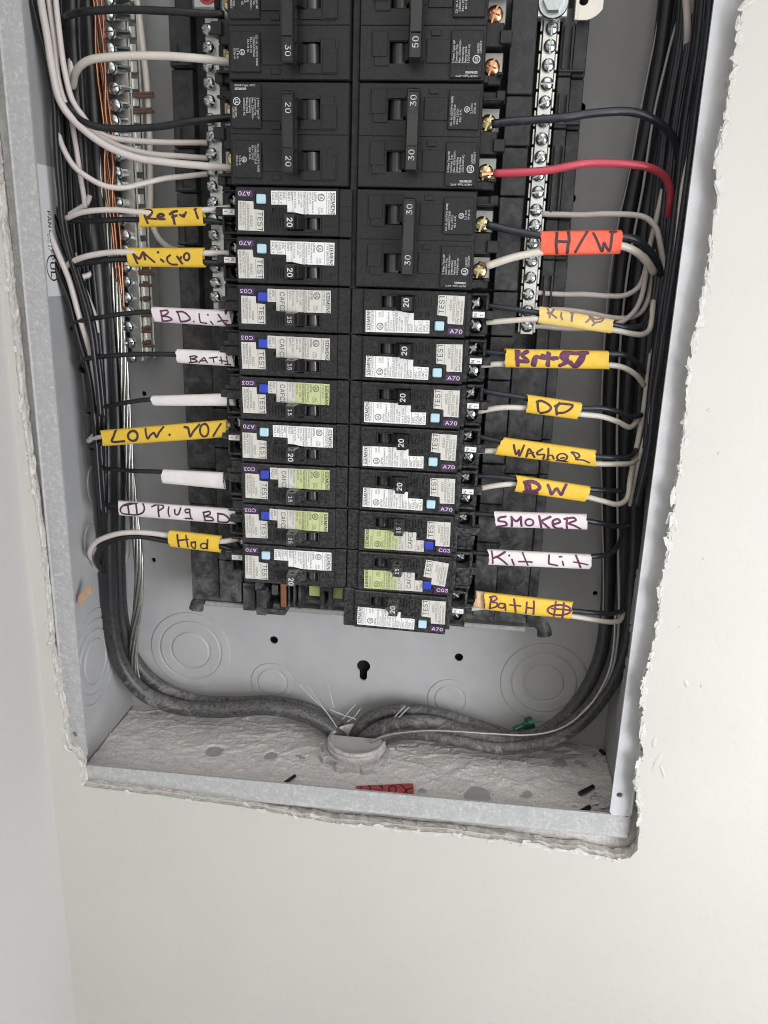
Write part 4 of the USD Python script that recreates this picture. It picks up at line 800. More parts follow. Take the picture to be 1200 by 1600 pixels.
lb('black wire entering the upper blank white sleeve', 1.4, [(146, 644, 50), (134, 642, 42), (157, 637, 36), (200, 629, 31), (240, 624, 30), (364, 625, 32)], 30)
lb('black wire entering the lower blank white sleeve', 1.4, [(165, 738, 52), (152, 731, 44), (170, 733, 38), (200, 735, 33), (256, 738, 30), (350, 750, 32)], 30)
lb('black wire entering the Plug BD marker', 1.4, [(172, 794, 52), (159, 789, 44), (185, 790, 34), (250, 797, 30), (364, 806, 32)], 30)
lw('white wire end leaving the left end of the LOW VOL marker', 1.5, [(152, 675, 48), (138, 689, 42), (148, 685, 36), (163, 682, 31), (260, 676, 30), (360, 664, 33)], 30)
lb('black wire end below the white one at the LOW VOL marker', 1.5, [(150, 702, 50), (140, 699, 44), (152, 694, 38), (165, 691, 32), (260, 684, 31), (360, 675, 34)], 30)
lw('white wire arching over the left cables in a wide loop to the Hod marker', 1.75, [(186, 888, 80), (172, 897, 77), (158, 897, 69), (150, 889, 57), (145, 876, 46), (140, 862, 36), (149, 848, 33), (176, 836, 31), (213, 831, 30), (265, 837, 30), (344, 846, 30), (372, 842, 33)], 30)
lb('black wire arching under the white one to the Hod marker', 1.7, [(176, 893, 66), (160, 890, 52), (150, 874, 40), (157, 857, 35), (180, 844, 32), (213, 838, 31), (265, 846, 31), (344, 854, 31), (370, 861, 34)], 31)
lw('short white wire returning behind the left cables under the Hod loop', 1.6, [(199, 838), (199, 862), (192, 882), (180, 897)], 78)

# --- right side
GRR = 'black wires running down the right gutter'; LR = 'thin black insulated wire running down the right gutter of the box'
for q in range(13):
    wv_ = rs.uniform(-1.2, 1.2); end = [(992 + 2.0 * q, 700), (986 + .8 * q, 790)][:1 + q % 2]
    wire(LR, 1.6 + .12 * (q % 3), 'wire_black_right', [(1064 + 4.4 * q + 2 * wv_, -40), (1058 + 4.2 * q, 60), (1036 + 4.5 * q - 3 * wv_, 200), (1020 + 4.4 * q, 320), (1010 + 3.9 * q + 2.5 * wv_, 420), (1001 + 3.0 * q, 540), (997 + 2.3 * q, 620)] + end, 62 - q * 2.2 - (q * 5) % 7, GRR)
def rw(label, r, pts, Y, mat='wire_white'): return wire(label, r, mat, pts, Y)
rw('long cream wire running down just inside the right edge of the box', 1.15, [(1118, -40), (1112, 0), (1104, 73), (1095, 138), (1081, 220), (1067, 290), (1054, 405), (1046, 458), (1034, 533), (1024, 600), (1014, 658), (1001, 708), (990, 760), (984, 790)], [32, 32, 33, 34, 36, 40, 46])
rw('pale cream wire tapering out of sight at the top right', 1.9, [(1070, -40), (1072, 0), (1074, 45), (1072, 90), (1068, 150)], [40, 44, 60])
rw('second pale cream wire beside it at the top right', 1.7, [(1083, -40), (1079, 0), (1076, 50), (1071, 110)], [42, 46, 60])
wire('red wire showing between the black ones at the right', 1.5, 'wire_red', [(1066, 110), (1061, 160), (1058, 200), (1057, 225)], 52)
wire('black wire leaving the upper screw of the middle 30 amp breaker', 2.15, 'wire_black_right', [(768, 194, 29), (800, 190, 28), (836, 188, 28), (880, 184, 28), (912, 179, 29), (950, 175, 30), (978, 174, 31), (1008, 180, 32), (1037, 198, 35), (1055, 222, 40), (1062, 260, 48), (1060, 310, 60)], 30)
wire('bright red wire leaving the lower screw of the middle 30 amp breaker', 2.1, 'wire_red', [(772, 271, 29), (810, 269, 28), (855, 266, 28), (890, 260, 28), (924, 255, 29), (978, 256, 30), (1016, 262, 32), (1038, 275, 35), (1047, 298, 39), (1045, 330, 45), (1040, 365, 56), (1036, 400, 66)], 30)
tag(obj('copper_tip', tube(spline([at(752, 272, 27), at(774, 271, 29)], 2), 1.1, 8), 'copper', None), 'bare copper tip between the brass screw and the red wire', 'copper wire')
rw('off white wire from the neutral bar crossing right then bending sharply down', 1.6, [(846, 334, 56), (870, 335, 54), (912, 336, 50), (950, 334, 46), (985, 335, 42), (1008, 340, 40), (1024, 355, 40), (1032, 385, 41), (1039, 425, 43), (1048, 445, 48)], 45)
rw('off white wire from the neutral bar bending up into the right gutter above', 1.5, [(836, 457, 57), (880, 460, 54), (912, 460, 51), (947, 462, 49), (977, 461, 48), (997, 449, 48), (1007, 428, 48), (1013, 395, 48), (1025, 345, 49), (1036, 296, 52)], 50)
rw('off white wire passing behind the worn Kit marker and bending up', 1.5, [(828, 483, 57), (890, 485, 54), (922, 489, 52), (952, 495, 50), (980, 497, 50), (1001, 489, 50), (1013, 467, 50), (1019, 432, 51), (1026, 390, 53)], 52)
rw('off white wire emerging under the worn Kit marker and bending up', 1.5, [(826, 511, 58), (843, 510, 57), (900, 514, 52), (945, 511, 49), (972, 503, 47), (992, 486, 46), (1003, 462, 46), (1009, 430, 46), (1016, 390, 48)], 50)
wire('black wire joining the orange H/W marker and bending down', 2.1, 'wire_black_right', [(760, 351, 29), (809, 362, 29), (842, 368, 29), (905, 370, 30), (970, 370, 30), (992, 374, 31), (1010, 387, 34), (1024, 404, 38), (1034, 428, 44)], 30)
rw('thick cream wire joining the orange H/W marker and bending down', 2.15, [(760, 416, 28), (801, 403, 28), (842, 394, 29), (905, 386, 30), (970, 384, 29), (993, 393, 31), (1011, 410, 35), (1022, 426, 40)], 30, 'wire_cream')
tag(obj('copper_tip', tube(spline([at(748, 411, 26), at(762, 416, 28)], 2), 1.1, 8), 'copper', None), 'bare copper tip between the screw and the H/W white wire', 'copper wire')
def pair(name, bl, wl, rb=1.55, rwh=1.6):
    if bl: wire(f'black wire running through the {name} marker', rb, 'wire_black_right', bl, 31)
    if wl: wire(f'white wire running through the {name} marker', rwh, 'wire_cream', wl, 30)
pair('worn yellow Kit', [(758, 477, 34), (800, 483, 31), (842, 489, 30), (900, 498, 31), (960, 507, 31), (985, 512, 33), (1003, 508, 36), (1014, 492, 42)], [(760, 504, 33), (800, 501, 30), (840, 499, 29), (900, 507, 30), (960, 516, 30), (985, 521, 31), (1004, 522, 33), (1014, 515, 36), (1018, 497, 40), (1021, 470, 46)])
pair('purple Kit', [(745, 548, 34), (790, 553, 30), (870, 555, 30), (950, 553, 30), (975, 554, 31), (992, 563, 35), (1006, 582, 42)], [(752, 571, 33), (790, 568, 30), (870, 569, 30), (951, 571, 30), (975, 575, 31), (994, 586, 34), (1006, 602, 40)])
pair('short yellow DD', [(748, 609, 34), (770, 614, 31), (823, 622, 30), (870, 630, 30), (908, 637, 30), (940, 638, 31), (965, 643, 33), (985, 651, 36), (1002, 648, 42)], [(748, 643, 33), (782, 637, 30), (823, 637, 30), (870, 642, 30), (906, 647, 29), (940, 651, 30), (965, 659, 32), (984, 668, 36), (999, 652, 44)])
pair('Washer', [(742, 681, 34), (790, 691, 30), (860, 702, 30), (930, 714, 30), (960, 715, 31), (985, 713, 35), (994, 703, 42)], [(745, 705, 33), (776, 705, 30), (860, 715, 30), (930, 724, 30), (960, 725, 31), (985, 724, 35), (996, 716, 42)])
pair('yellow DW', [(738, 743, 34), (780, 746, 31), (806, 749, 30), (860, 757, 30), (920, 764, 31), (950, 766, 34), (975, 768, 40)], [(745, 764, 33), (775, 759, 30), (806, 757, 30), (860, 766, 30), (919, 777, 29), (943, 783, 30), (965, 788, 32), (979, 780, 35), (985, 745, 40), (994, 702, 43), (1004, 650, 45), (1011, 600, 46), (1018, 533, 47), (1030, 462, 50)], 1.5, 1.6)
pair('SMOKER', [(732, 801, 34), (773, 806, 31), (840, 813, 30), (915, 814, 31), (940, 818, 33), (965, 822, 38), (982, 820, 46)], None)
pair('Kit Lit', [(730, 862, 34), (763, 866, 31), (840, 874, 30), (922, 870, 31), (945, 867, 34), (960, 860, 40), (968, 848, 46), (974, 828, 54)], None)
pair('BATH at the bottom right', [(728, 938, 34), (760, 940, 31), (830, 948, 30), (893, 954, 31), (925, 957, 32), (955, 959, 36), (972, 955, 44)], [(728, 952, 33), (760, 949, 31), (830, 957, 30), (892, 963, 30), (925, 968, 31), (955, 972, 34), (968, 970, 38), (973, 958, 46)])

# ================================================================== MARKER SLEEVES WITH HANDWRITING
def sleeve(name, label, mat, q, Yc, strokes, crop, sc, ink='marker_ink', w=.75, b=2.6, bow=0.0, curl=None):
    """q: the four corners (tl, tr, br, bl) in the photograph; strokes: polylines in a crop (x0, y0) enlarged sc times."""
    q = np.array(q, float); W3 = [at(x, y, Yc) for x, y in q]
    Lm = np.linalg.norm(W3[1] - W3[0]); Hm = np.linalg.norm(W3[3] - W3[0])
    def F(s, t, lift=0.0):                      # s 0..1 along, t -1 top .. 1 bottom, front side
        s, t = np.asarray(s, float)[..., None], np.asarray(t, float)[..., None]
        k = (t + 1) / 2; P = (W3[0] * (1 - s) + W3[1] * s) * (1 - k) + (W3[3] * (1 - s) + W3[2] * s) * k
        d = b * (1 - np.abs(np.clip(t, -1, 1)) ** 2.6) ** (1 / 2.6) + bow * np.sin(np.pi * s) + (.25 * np.sin(s * 9 + Lm) + .5 * (meshkit.fbm(np.concatenate([s * Lm / 7 + Lm, t * 1.1 + 0 * s, 0 * s + 0 * t + Hm], -1), 3, 4)[..., None] - .5)) * (1 - t * t)
        return P - d * np.array([0, 1.0, 0]) - lift * np.array([0, 1.0, 0])
    ns, nt = max(10, int(Lm / 1.2)), 28; S = np.linspace(0, 1, ns)
    a = np.arange(nt) / nt * 2 * np.pi; V = []
    for s in S:
        t = -np.cos(a); back = np.sin(a) < 0
        P = F(np.full(nt, s), t); base = (W3[0] * (1 - s) + W3[1] * s) * (1 - (t[:, None] + 1) / 2) + (W3[3] * (1 - s) + W3[2] * s) * (t[:, None] + 1) / 2
        P[back] = base[back] + np.c_[0 * t[back], 2.4 * (1 - np.abs(t[back]) ** 2.6) ** (1 / 2.6), 0 * t[back]]
        if s in (0.0, 1.0): P = P + (W3[1] - W3[0]) / Lm * (RNG.uniform(-.3, .3, (nt, 1)) + .45 * np.sin(a * 2 + Lm)[:, None])
        V.append(P)
    V = np.vstack(V); i_ = np.arange(ns - 1)[:, None] * nt; j_ = np.arange(nt)[None]; k_ = (j_ + 1) % nt
    Fc = np.stack([i_ + j_, i_ + k_, i_ + nt + k_, i_ + nt + j_], -1).reshape(-1, 4)
    t_ = thing(name, label, 'wire marker')
    # the tape wall has thickness: an inner skin and the end rings
    c = V.reshape(ns, nt, 3).mean(1, keepdims=True); Vin = (c + (V.reshape(ns, nt, 3) - c) * .86).reshape(-1, 3); Vin[:nt, :] += 0; n0 = len(V)
    ends = np.vstack([np.stack([j_[0], n0 + j_[0], n0 + k_[0], k_[0]], -1), np.stack([(ns - 1) * nt + j_[0], (ns - 1) * nt + k_[0], n0 + (ns - 1) * nt + k_[0], n0 + (ns - 1) * nt + j_[0]], -1)])
    obj('tape', (np.vstack([V, Vin]), np.vstack([Fc, Fc[:, ::-1] + n0, ends])), mat, t_, smooth=40)
    if not strokes: return t_
    # photograph -> (s, t) by an affine fit of the quad, then lay the pen strokes on the surface
    lines = []
    for st_ in strokes:
        P = np.array(st_, float) / sc + np.array(crop)
        uv_ = []
        for p in P:
            s, k = .5, .5
            for _ in range(12):
                f = (q[0] * (1 - s) + q[1] * s) * (1 - k) + (q[3] * (1 - s) + q[2] * s) * k - p
                ds = (q[1] - q[0]) * (1 - k) + (q[2] - q[3]) * k; dk = (q[3] * (1 - s) + q[2] * s) - (q[0] * (1 - s) + q[1] * s)
                g = np.linalg.solve(np.c_[ds, dk], -f); s += g[0]; k += g[1]
            uv_.append((s * Lm, k * Hm))
        if len(uv_) > 2:
            c3 = spline(np.c_[np.array(uv_), np.zeros(len(uv_))], .5)[:, :2]; uv_ = [tuple(x) for x in c3]
        lines.append(LineString(uv_).buffer(w / 2 * rs.uniform(.88, 1.15), 4) if len(uv_) > 1 else Point(uv_[0]).buffer(w * .6, 5))
    ink_ = unary_union(lines).simplify(.04).intersection(sbox(.15, Hm * .03, Lm - .15, Hm * .97)); ms = []
    for g in getattr(ink_, 'geoms', [ink_]):
        if g.is_empty: continue
        v, f = trimesh.creation.triangulate_polygon(g, engine='earcut'); v3, f3 = trimesh.remesh.subdivide_to_size(np.c_[v, np.zeros(len(v))], f, .9, max_iter=12)
        ms.append((F(v3[:, 0] / Lm, v3[:, 1] / Hm * 2 - 1, .13), f3))
    obj('handwriting', ms, ink, t_, smooth=False)
    return t_


def arc(cx, cy, rx, ry, a0, a1, n=9):
    return [(cx + rx * math.cos(math.radians(a0 + (a1 - a0) * i_ / (n - 1))), cy + ry * math.sin(math.radians(a0 + (a1 - a0) * i_ / (n - 1)))) for i_ in range(n)]


NM = 'wire_marker'
sleeve(NM, 'yellow tape marker handwritten Refri, topmost on the left', 'tape_yellow', [(218, 326), (316, 323), (320, 353), (221, 355)], 30, [
    [(240, 95), (262, 150), (290, 225)], [(225, 110), (260, 92), (315, 92), (338, 115), (318, 150), (272, 175)], [(272, 178), (330, 180), (385, 185)],
    [(395, 160), (445, 160), (462, 145), (430, 130), (400, 150), (410, 182), (468, 185)], [(545, 115), (560, 180), (568, 232)], [(522, 135), (550, 112), (592, 102)], [(545, 165), (590, 148)],
    [(625, 140), (662, 158), (688, 115)], [(668, 158), (660, 140)], [(790, 110), (812, 175)], [(775, 90), (788, 78)]], (190, 315), 6.667, w=1.25)
sleeve(NM, 'yellow tape marker handwritten Micro, second on the left', 'tape_yellow', [(199, 387), (318, 387), (320, 418), (205, 417)], 30, [
    [(182, 640), (162, 590), (145, 550), (205, 595), (245, 530), (265, 600)], [(248, 530), (300, 580), (360, 630)], [(430, 605), (455, 625)], [(398, 530)], [(525, 560), (495, 585), (500, 625), (540, 655), (595, 655)], [(600, 575), (625, 610), (648, 645)], [(625, 610), (640, 580)], arc(697, 575, 28, 38, -90, 270, 12)], (190, 315), 6.667, w=1.3)
sleeve(NM, 'pinkish white tape marker handwritten BD.Lit', 'tape_white_pink', [(239, 479), (362, 485), (362, 511), (242, 503)], 30, [
    [(205, 130), (215, 200), (225, 260)], [(195, 135), (290, 128), (305, 150), (270, 185), (225, 200), (310, 215), (355, 245), (300, 265), (220, 270)], [(430, 140), (455, 215), (470, 280)], [(415, 145), (500, 145), (570, 190), (600, 240), (560, 265), (475, 278)], [(645, 275)], [(718, 170), (725, 240), (735, 285)], [(735, 288), (815, 300)], [(835, 185)], [(870, 275), (895, 312)], [(970, 180), (1010, 240), (1065, 315)], [(965, 275), (1030, 262), (1095, 265)]], (230, 470), 8.571, 'marker_purple', w=.95)
sleeve(NM, 'white tape marker handwritten BATH, on the left', 'tape_white', [(278, 545), (366, 549), (366, 573), (278, 567)], 29, [
    [(598, 740), (602, 780), (605, 815)], [(590, 742), (660, 732), (690, 745), (650, 765), (615, 772), (670, 785), (690, 805), (640, 818), (580, 822)], [(710, 822), (750, 785), (790, 755), (805, 790), (825, 822)], [(735, 800), (815, 795)], [(855, 760), (960, 748)], [(905, 758), (915, 825)], [(1005, 745), (1020, 830)], [(985, 790), (1050, 802), (1090, 810)], [(1078, 740), (1090, 800), (1100, 850)], [(1060, 845), (1130, 850)]], (230, 470), 8.571, w=.75)
sleeve(NM, 'upper of the two blank white sleeves on the left', 'tape_white', [(237, 618), (367, 614), (367, 634), (242, 634)], 30, [], None, 1, b=2.2, bow=.6)
sleeve(NM, 'long yellow tape marker handwritten LOW. VOl', 'tape_yellow', [(159, 672), (355, 655.5), (354, 683), (163, 697)], 30, [
    [(182, 118), (168, 165), (152, 210), (258, 208)], arc(335, 162, 42, 42, -100, 262, 12), [(440, 105), (450, 150), (462, 185), (490, 150), (515, 135), (535, 172), (560, 130), (590, 90)], [(645, 153)], [(770, 88), (800, 95), (810, 130), (818, 168), (850, 120), (895, 68)], arc(938, 115, 36, 54, -90, 270, 12), [(1075, 62), (1045, 110), (1012, 165)]], (150, 650), 5.4545, w=1.35)
sleeve(NM, 'lower of the two blank white sleeves on the left', 'tape_white', [(255, 733), (351, 738), (351, 764), (256, 755)], 30, [], None, 1)
sleeve(NM, 'long white tape marker handwritten with a plug sign and Plug BD', 'tape_white_pink', [(185, 782), (368, 795), (368, 819), (190, 805)], 29, [
    [(330, 90), (350, 120), (345, 165), (290, 195), (200, 192), (140, 180), (125, 150), (150, 110), (230, 88)], [(195, 100), (205, 150), (208, 192)], [(170, 108), (240, 92), (275, 90)], [(270, 95), (282, 150), (285, 195)], [(480, 110), (484, 165), (488, 212)], [(420, 122), (460, 105), (510, 108), (530, 125), (500, 150), (480, 160)], [(578, 125), (575, 170), (585, 212)], [(635, 148), (640, 190), (665, 195), (690, 135)], [(775, 145), (735, 148), (738, 175), (775, 172)], [(775, 145), (778, 190), (785, 225), (735, 232)], [(735, 230), (800, 235)], [(905, 170), (912, 210), (920, 250)], [(900, 175), (960, 165), (968, 185), (925, 208), (985, 220), (995, 245), (915, 252)], [(1040, 185), (1038, 262)], [(1035, 182), (1100, 195), (1145, 240), (1120, 265), (1040, 262)]], (170, 770), 6.0, w=1.05)
sleeve(NM, 'short yellow tape marker handwritten Hod, lowest on the left', 'tape_yellow', [(265, 828), (345, 837), (344, 863), (267, 854)], 29, [
    [(655, 385), (662, 440), (670, 495)], [(665, 435), (710, 430), (755, 425)], [(735, 390), (745, 445), (755, 500)], [(785, 450), (790, 490), (815, 512), (828, 480), (825, 450)], [(790, 455), (825, 448)], arc(905, 485, 30, 26, -80, 280, 11), [(940, 430), (938, 470), (935, 512)]], (170, 770), 6.0, w=1.15)
sleeve(NM, 'bright orange red tape marker handwritten H/W', 'tape_orange', [(843, 361), (971, 359), (969, 397), (845, 399)], 29, [
    [(320, 115), (312, 190), (308, 270), (320, 365)], [(305, 220), (390, 222), (470, 225)], [(465, 105), (470, 200), (455, 280), (448, 360)], [(700, 95), (640, 190), (590, 280), (550, 350)], [(775, 120), (810, 190), (840, 260), (880, 340), (905, 240), (930, 290), (970, 335), (990, 240), (1000, 150), (1015, 95)], [(985, 100), (1050, 95)]], (830, 350), 8.0, w=1.55)
sleeve(NM, 'worn dusty yellow tape marker handwritten Kit with faded ink', 'tape_yellow_worn', [(845, 478.5), (960, 499), (953, 521), (839, 505)], 29, [
    [(205, 1060), (220, 1110), (230, 1170)], [(280, 1070), (240, 1110), (205, 1110)], [(240, 1115), (310, 1170)], [(375, 1105), (370, 1150), (385, 1190)], [(490, 1105), (535, 1108)], [(512, 1110), (505, 1160), (500, 1210)], [(760, 1135), (730, 1180), (680, 1225)], [(740, 1150), (800, 1190), (900, 1175), (870, 1215), (800, 1230), (760, 1265)], [(720, 1140), (760, 1200), (790, 1235)]], (830, 350), 8.0, 'marker_faded', w=1.1)
sleeve(NM, 'clean yellow tape marker with thick purple Kit and a crossed oval', 'tape_yellow', [(789, 544.5), (949, 548), (952, 577), (790, 574)], 28, [
    [(235, 85), (240, 150), (245, 220)], [(255, 90), (235, 155)], [(340, 88), (290, 120), (345, 180), (265, 180)], [(390, 215), (400, 170), (415, 140), (425, 165), (410, 225)], [(430, 135), (500, 150), (635, 150)], [(545, 100), (550, 160), (548, 225)], [(560, 110), (535, 220)], [(490, 125), (600, 160)], [(930, 98), (820, 105), (700, 100), (675, 140), (760, 200), (815, 235), (880, 170), (900, 110)], [(700, 110), (740, 180), (660, 225)], [(740, 120), (700, 200)], [(770, 190), (800, 240)], [(880, 120), (820, 215)]], (770, 535), 6.316, 'marker_purple', w=2.1)
sleeve(NM, 'short yellow tape marker handwritten DD', 'tape_yellow', [(824, 616), (909, 629), (902, 655.5), (823, 645)], 28, [
    [(440, 590), (440, 625), (450, 675)], [(432, 580), (470, 570), (540, 600), (572, 640), (540, 675), (470, 692)], [(655, 595), (625, 640), (630, 705)], [(610, 625), (660, 600), (740, 605), (785, 615), (755, 655), (700, 685), (640, 690)]], (770, 535), 6.316, w=1.4)
sleeve(NM, 'yellow tape marker cut at a slant, handwritten Washer', 'tape_yellow', [(788, 683), (931, 703), (930, 729), (772, 710)], 28, [
    [(270, 150), (280, 200), (295, 245), (320, 200), (325, 262), (350, 210), (372, 155)], [(395, 270), (420, 190), (475, 272)], [(405, 240), (465, 225)], [(550, 190), (500, 225), (505, 245), (570, 245), (560, 290)], [(610, 185), (610, 240), (600, 300)], [(605, 260), (645, 250), (665, 290)], [(570, 305), (620, 298)], arc(745, 270, 50, 36, -60, 290, 12), [(735, 280), (765, 275)], [(690, 305), (800, 318)], [(835, 225), (865, 250), (890, 295)], [(840, 220), (900, 235), (915, 262), (880, 290), (950, 300), (1010, 325)]], (760, 670), 6.316, w=1.05)
sleeve(NM, 'yellow tape marker with purple handwritten DW', 'tape_yellow', [(807, 742), (922, 759.5), (914, 784), (805.5, 768)], 28, [
    [(385, 515), (390, 560), (395, 605)], [(375, 520), (440, 510), (500, 530), (525, 565), (490, 600), (400, 605)], [(370, 612), (500, 628)], [(420, 530), (430, 590)], [(605, 545), (625, 590), (640, 635), (690, 580), (735, 640), (760, 590), (785, 545)]], (760, 670), 6.316, 'marker_purple', w=1.9)
sleeve(NM, 'white tape marker handwritten SMOKER', 'tape_white_pink', [(772.5, 798.5), (916, 803), (916, 827), (774, 823)], 28, [
    [(330, 92), (270, 105), (262, 130), (330, 145), (340, 170), (250, 190)], [(385, 95), (390, 140), (388, 185)], [(388, 100), (430, 135), (475, 95)], [(475, 95), (475, 140), (480, 180)], arc(553, 145, 38, 32, -90, 270, 11), [(645, 90), (655, 140), (665, 195)], [(750, 95), (700, 115), (665, 135), (700, 165), (740, 205)], [(775, 165), (840, 140), (820, 115), (775, 130), (775, 175), (810, 205), (860, 205)], [(905, 105), (900, 160), (905, 205)], [(880, 115), (970, 105), (985, 125), (920, 155), (980, 180), (1030, 210)]], (735, 790), 6.0, 'marker_purple', w=1.25)
sleeve(NM, 'white tape marker handwritten Kit Lit', 'tape_white', [(762.5, 858), (923.5, 866), (921.5, 889), (764, 882)], 28, [
    [(200, 420), (208, 470), (210, 530)], [(325, 425), (265, 460), (215, 480)], [(245, 465), (300, 500), (345, 540)], [(365, 455)], [(390, 490), (410, 545)], [(490, 430), (515, 490), (540, 548)], [(455, 510), (520, 510), (578, 515)], [(738, 455), (735, 500), (735, 530)], [(735, 532), (775, 542), (815, 550)], [(835, 468), (855, 468)], [(862, 510), (872, 550)], [(985, 450), (1005, 500), (1030, 570)], [(965, 515), (1030, 525), (1095, 540)]], (735, 790), 6.0, 'marker_purple', w=1.15)
sleeve(NM, 'yellow tape marker handwritten BATH with a plug sign, lowest on the right', 'tape_yellow', [(758, 925), (895, 940), (891, 966.5), (757, 952)], 28, [
    [(200, 840), (190, 890), (180, 950)], [(180, 845), (235, 840), (250, 860), (205, 890), (250, 900), (245, 930), (180, 952)], [(320, 905), (275, 905), (262, 935), (310, 945), (325, 910), (330, 970)], [(410, 865), (418, 920), (425, 990)], [(370, 915), (420, 920), (470, 925)], [(530, 890), (525, 945), (520, 1000)], [(525, 940), (590, 945)], [(595, 885), (595, 940), (590, 1005)], arc(830, 965, 108, 48, -90, 270, 16), [(800, 895), (790, 960), (780, 1025)], [(875, 905), (868, 970), (860, 1040)], [(760, 950), (930, 965)]], (735, 790), 6.0, 'marker_purple', w=1.15)
sleeve('tape_end', 'tan tape end sticking out left of the lowest right marker', 'tape_tan', [(744, 923), (759, 925), (757, 952), (741, 948)], 29.5, [], None, 1, b=1.6)

# ================================================================== CONDUIT FITTING, SCREW, DEBRIS
cf = thing('conduit_fitting', 'grey conduit bushing with a notched locknut standing on the dusty floor', 'conduit fitting')
cx, cy = 1.6, 63.0
def lathe_z(prof, n=48): v, f = revolve_y(prof, (0, 0), n); return np.c_[v[:, 0] + cx, v[:, 2] + cy, v[:, 1]], f[:, ::-1]
obj('bushing', lathe_z([(20.5, 0), (20.5, 6.5), (21.3, 7.0), (21.3, 8.4), (20.2, 9.0), (20.2, 10.4), (20.9, 11.0), (20.4, 12.2), (19.2, 12.6), (18.0, 11.6), (17.8, 2), (.01, 2)]), 'fitting_grey', cf, smooth=30)
LN = m3.Manifold.cylinder(4.6, 25.2, 24.4, 48) - m3.Manifold.cylinder(12, 20.6, 20.6, 48).translate([0, 0, -2])
for q in range(9):
    a = q * 40 + 12; LN = LN + cbox(22.5, 27.4, -3.2, 3.2, 0.2, 5.2, .4).rotate([0, 0, a])
    LN = LN - rbox(24.0, 30, -3.5, 3.5, -1, 9).rotate([0, 0, a + 20])
obj('locknut', LN.translate([cx, cy, .4]), 'fitting_grey', cf, smooth=25)
# half round cover lying in the mouth, in front of the cables
a = np.linspace(np.pi, 2 * np.pi, 25); R_ = 18.6
top = np.array([[cx + R_ * math.cos(t) * r_, cy + R_ * math.sin(t) * r_, 8.6 + 5.0 * (1 + math.sin(t) * r_) ] for r_ in (1.0, .75, .5, .25, .001) for t in a])
top[:, 0] += 0; bot = top - [0, 0, 1.2]; nf = len(top); Fc = []
for r_ in range(4):
    for t in range(24): k_ = r_ * 25 + t; Fc += [(k_, k_ + 1, k_ + 26, k_ + 25)]
Fc = np.array(Fc); obj('duct_cover', (np.vstack([top, bot]), np.vstack([Fc, Fc[:, ::-1] + nf])), 'duct_grey', cf, smooth=40)
for q, pts in enumerate([[(530, 1142, 74), (508, 1110, 72), (485, 1088, 70), (468, 1070, 68)], [(528, 1140, 76), (505, 1105, 76), (492, 1088, 76), (480, 1070, 76)], [(521, 1106, 74), (516, 1085, 74), (509, 1060, 73)], [(535, 1124, 70), (545, 1112, 70), (556, 1100, 70)], [(543, 1128, 72), (555, 1118, 72), (563, 1107, 72)], [(527, 1113, 71), (545, 1120, 71), (556, 1124, 71)], [(515, 1108, 72), (530, 1115, 71), (552, 1122, 70)], [(617, 1120, 66), (626, 1110, 65), (633, 1103, 65)], [(623, 1121, 66), (632, 1112, 65), (639, 1105, 65)]]):
    tag(obj('loose_strand', tube(spline([at(*p) for p in pts], 1.5), .42, 6), 'strand_grey', None, smooth=True), 'fine grey strand sticking up where the cables enter the conduit', 'strand', 'fine strands at the conduit mouth')
gs = thing('green_screw', 'green ground screw lying by the back plate under the right cables', 'screw')
p = at(824, 1131, 88); e = at(803, 1140, 84)
obj('screw_head', [tube(spline([p, p + (p - e) / np.linalg.norm(p - e) * 4], 1), 4.4, 18), tube(spline([p - [0, 4.2, 1], p - [0, 1, 0]], 1), 3.4, 16)], 'screw_green', gs); obj('screw_shank', tube(spline([e, p], 1), 2.0, 12), 'screw_green', gs)
# red tag standing behind the bottom lip
rt = thing('red_tag', 'folded red tape tag with scribbled letters on the floor behind the bottom edge', 'tape tag')
A_, B_ = atp(556, 1244, 2, 1.6), atp(647, 1250, 2, 2.0); A2, B2 = atp(556, 1230, 2, 1.2), atp(645, 1226, 2, 1.6)
A_[1] = min(A_[1], 16); B_[1] = min(B_[1], 14)
G = np.array([[(A_ * (1 - s_) + B_ * s_) * (1 - k_) + (A2 * (1 - s_) + B2 * s_) * k_ + [0, 0, .9 + 1.4 * math.sin(k_ * 3)] for k_ in np.linspace(0, 1, 7)] for s_ in np.linspace(0, 1, 20)]).reshape(-1, 3)
ii = (np.arange(19)[:, None] * 7 + np.arange(6)[None]).ravel(); Fc = np.c_[ii, ii + 7, ii + 8, ii + 1]
obj('tape', (np.vstack([G, G - [0, 0, .5]]), np.vstack([Fc, Fc[:, ::-1] + len(G)])), 'tag_red', rt, smooth=True)
strk = []
def on_tag(x, y):
    s_ = np.interp(x, [150, 985], [0, 1]); k_ = np.interp(y, [np.interp(x, [150, 985], [205, 290]), np.interp(x, [150, 985], [140, 110])][::-1], [1, 0]) if False else (np.interp(x, [150, 985], [205, 290]) - y) / (np.interp(x, [150, 985], [205, 290]) - np.interp(x, [150, 985], [140, 110]))
    return (A_ * (1 - s_) + B_ * s_) * (1 - k_) + (A2 * (1 - s_) + B2 * s_) * k_ + [0, 0, 1.35 + 1.4 * math.sin(k_ * 3)]
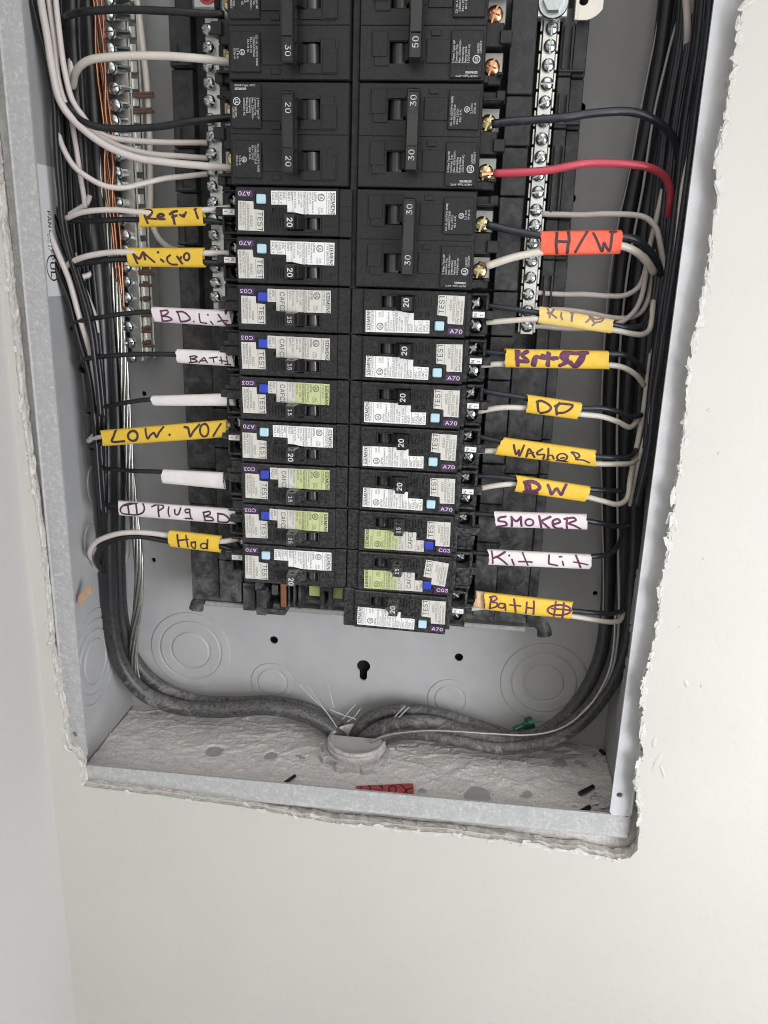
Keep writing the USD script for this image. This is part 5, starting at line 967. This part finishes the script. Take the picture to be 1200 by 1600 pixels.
for st_ in [[(210, 155), (245, 190), (300, 200)], [(330, 150), (360, 160), (345, 205)], [(490, 160), (530, 160), (505, 230), (480, 200)], arc(680, 195, 55, 40, 0, 360, 10), [(790, 140), (860, 190), (910, 265)], [(980, 185), (880, 210), (830, 250)]]:
    strk.append(tube(spline([on_tag(*q_) for q_ in st_], .6), .42, 6))
obj('handwriting', strk, 'marker_ink', rt)
for lab, p0, p1, r_ in [('short black wire offcut in the dust left of the conduit', (445, 1223), (461, 1212), 1.15), ('black wire offcut near the right end of the floor', (906, 1240), (927, 1229), 1.6), ('black wire offcut close to the bottom lip at the right', (905, 1270), (921, 1261), 1.6), ('black crumb at the back right corner of the floor', (938, 1172), (944, 1178), 1.4)]:
    tag(obj('wire_offcut', tube(spline([atp(*p0, 2, 2.4), atp(*p1, 2, 2.4)], 1), r_, 10), 'wire_black', None), lab, 'wire offcut')
a_, b_ = atp(122, 941, 0, -HX + 4), atp(143, 922, 0, -HX + 12)
tag(obj('wood_chip', m3.Manifold.hull_points(np.array([a_ + [0, 0, 3], a_ - [0, 0, 3], a_ + [0, 2, 3], b_ + [0, 0, 3], b_ - [0, 0, 2], b_ + [0, 1.5, 2], b_ + [-1, 0, 4]])), 'wood_chip', None), 'small tan wood chip stuck to the left side of the box', 'wood chip')
ch = []
for fi_, (px, py, l_, w_) in enumerate([(880, 1172, 16, 4), (895, 1178, 14, 3), (855, 1168, 9, 3), (930, 1255, 6, 5), (940, 1262, 5, 4)]):
    p = atp(px, py, 2, 1.5); v = np.array([p + [-l_ / 2, -w_ / 2, 0], p + [l_ / 2, -w_ / 3, 1.5], p + [l_ / 2.2, w_ / 2, 2.2], p + [-l_ / 2.5, w_ / 2, .6], p + [0, 0, 3.0]])
    tag(obj('plaster_flake', m3.Manifold.hull_points(v), 'torn_paper', None), ('longest pale flake on the dusty floor below the right cable bend', 'second long pale flake on the floor, just in front of the longest', 'small pale flake on the floor against the lowest right cable', 'pale plaster chip in the front right floor corner beside a wire offcut', 'rightmost pale plaster chip in the front right floor corner')[fi_], 'flake', 'plaster flakes on the floor')
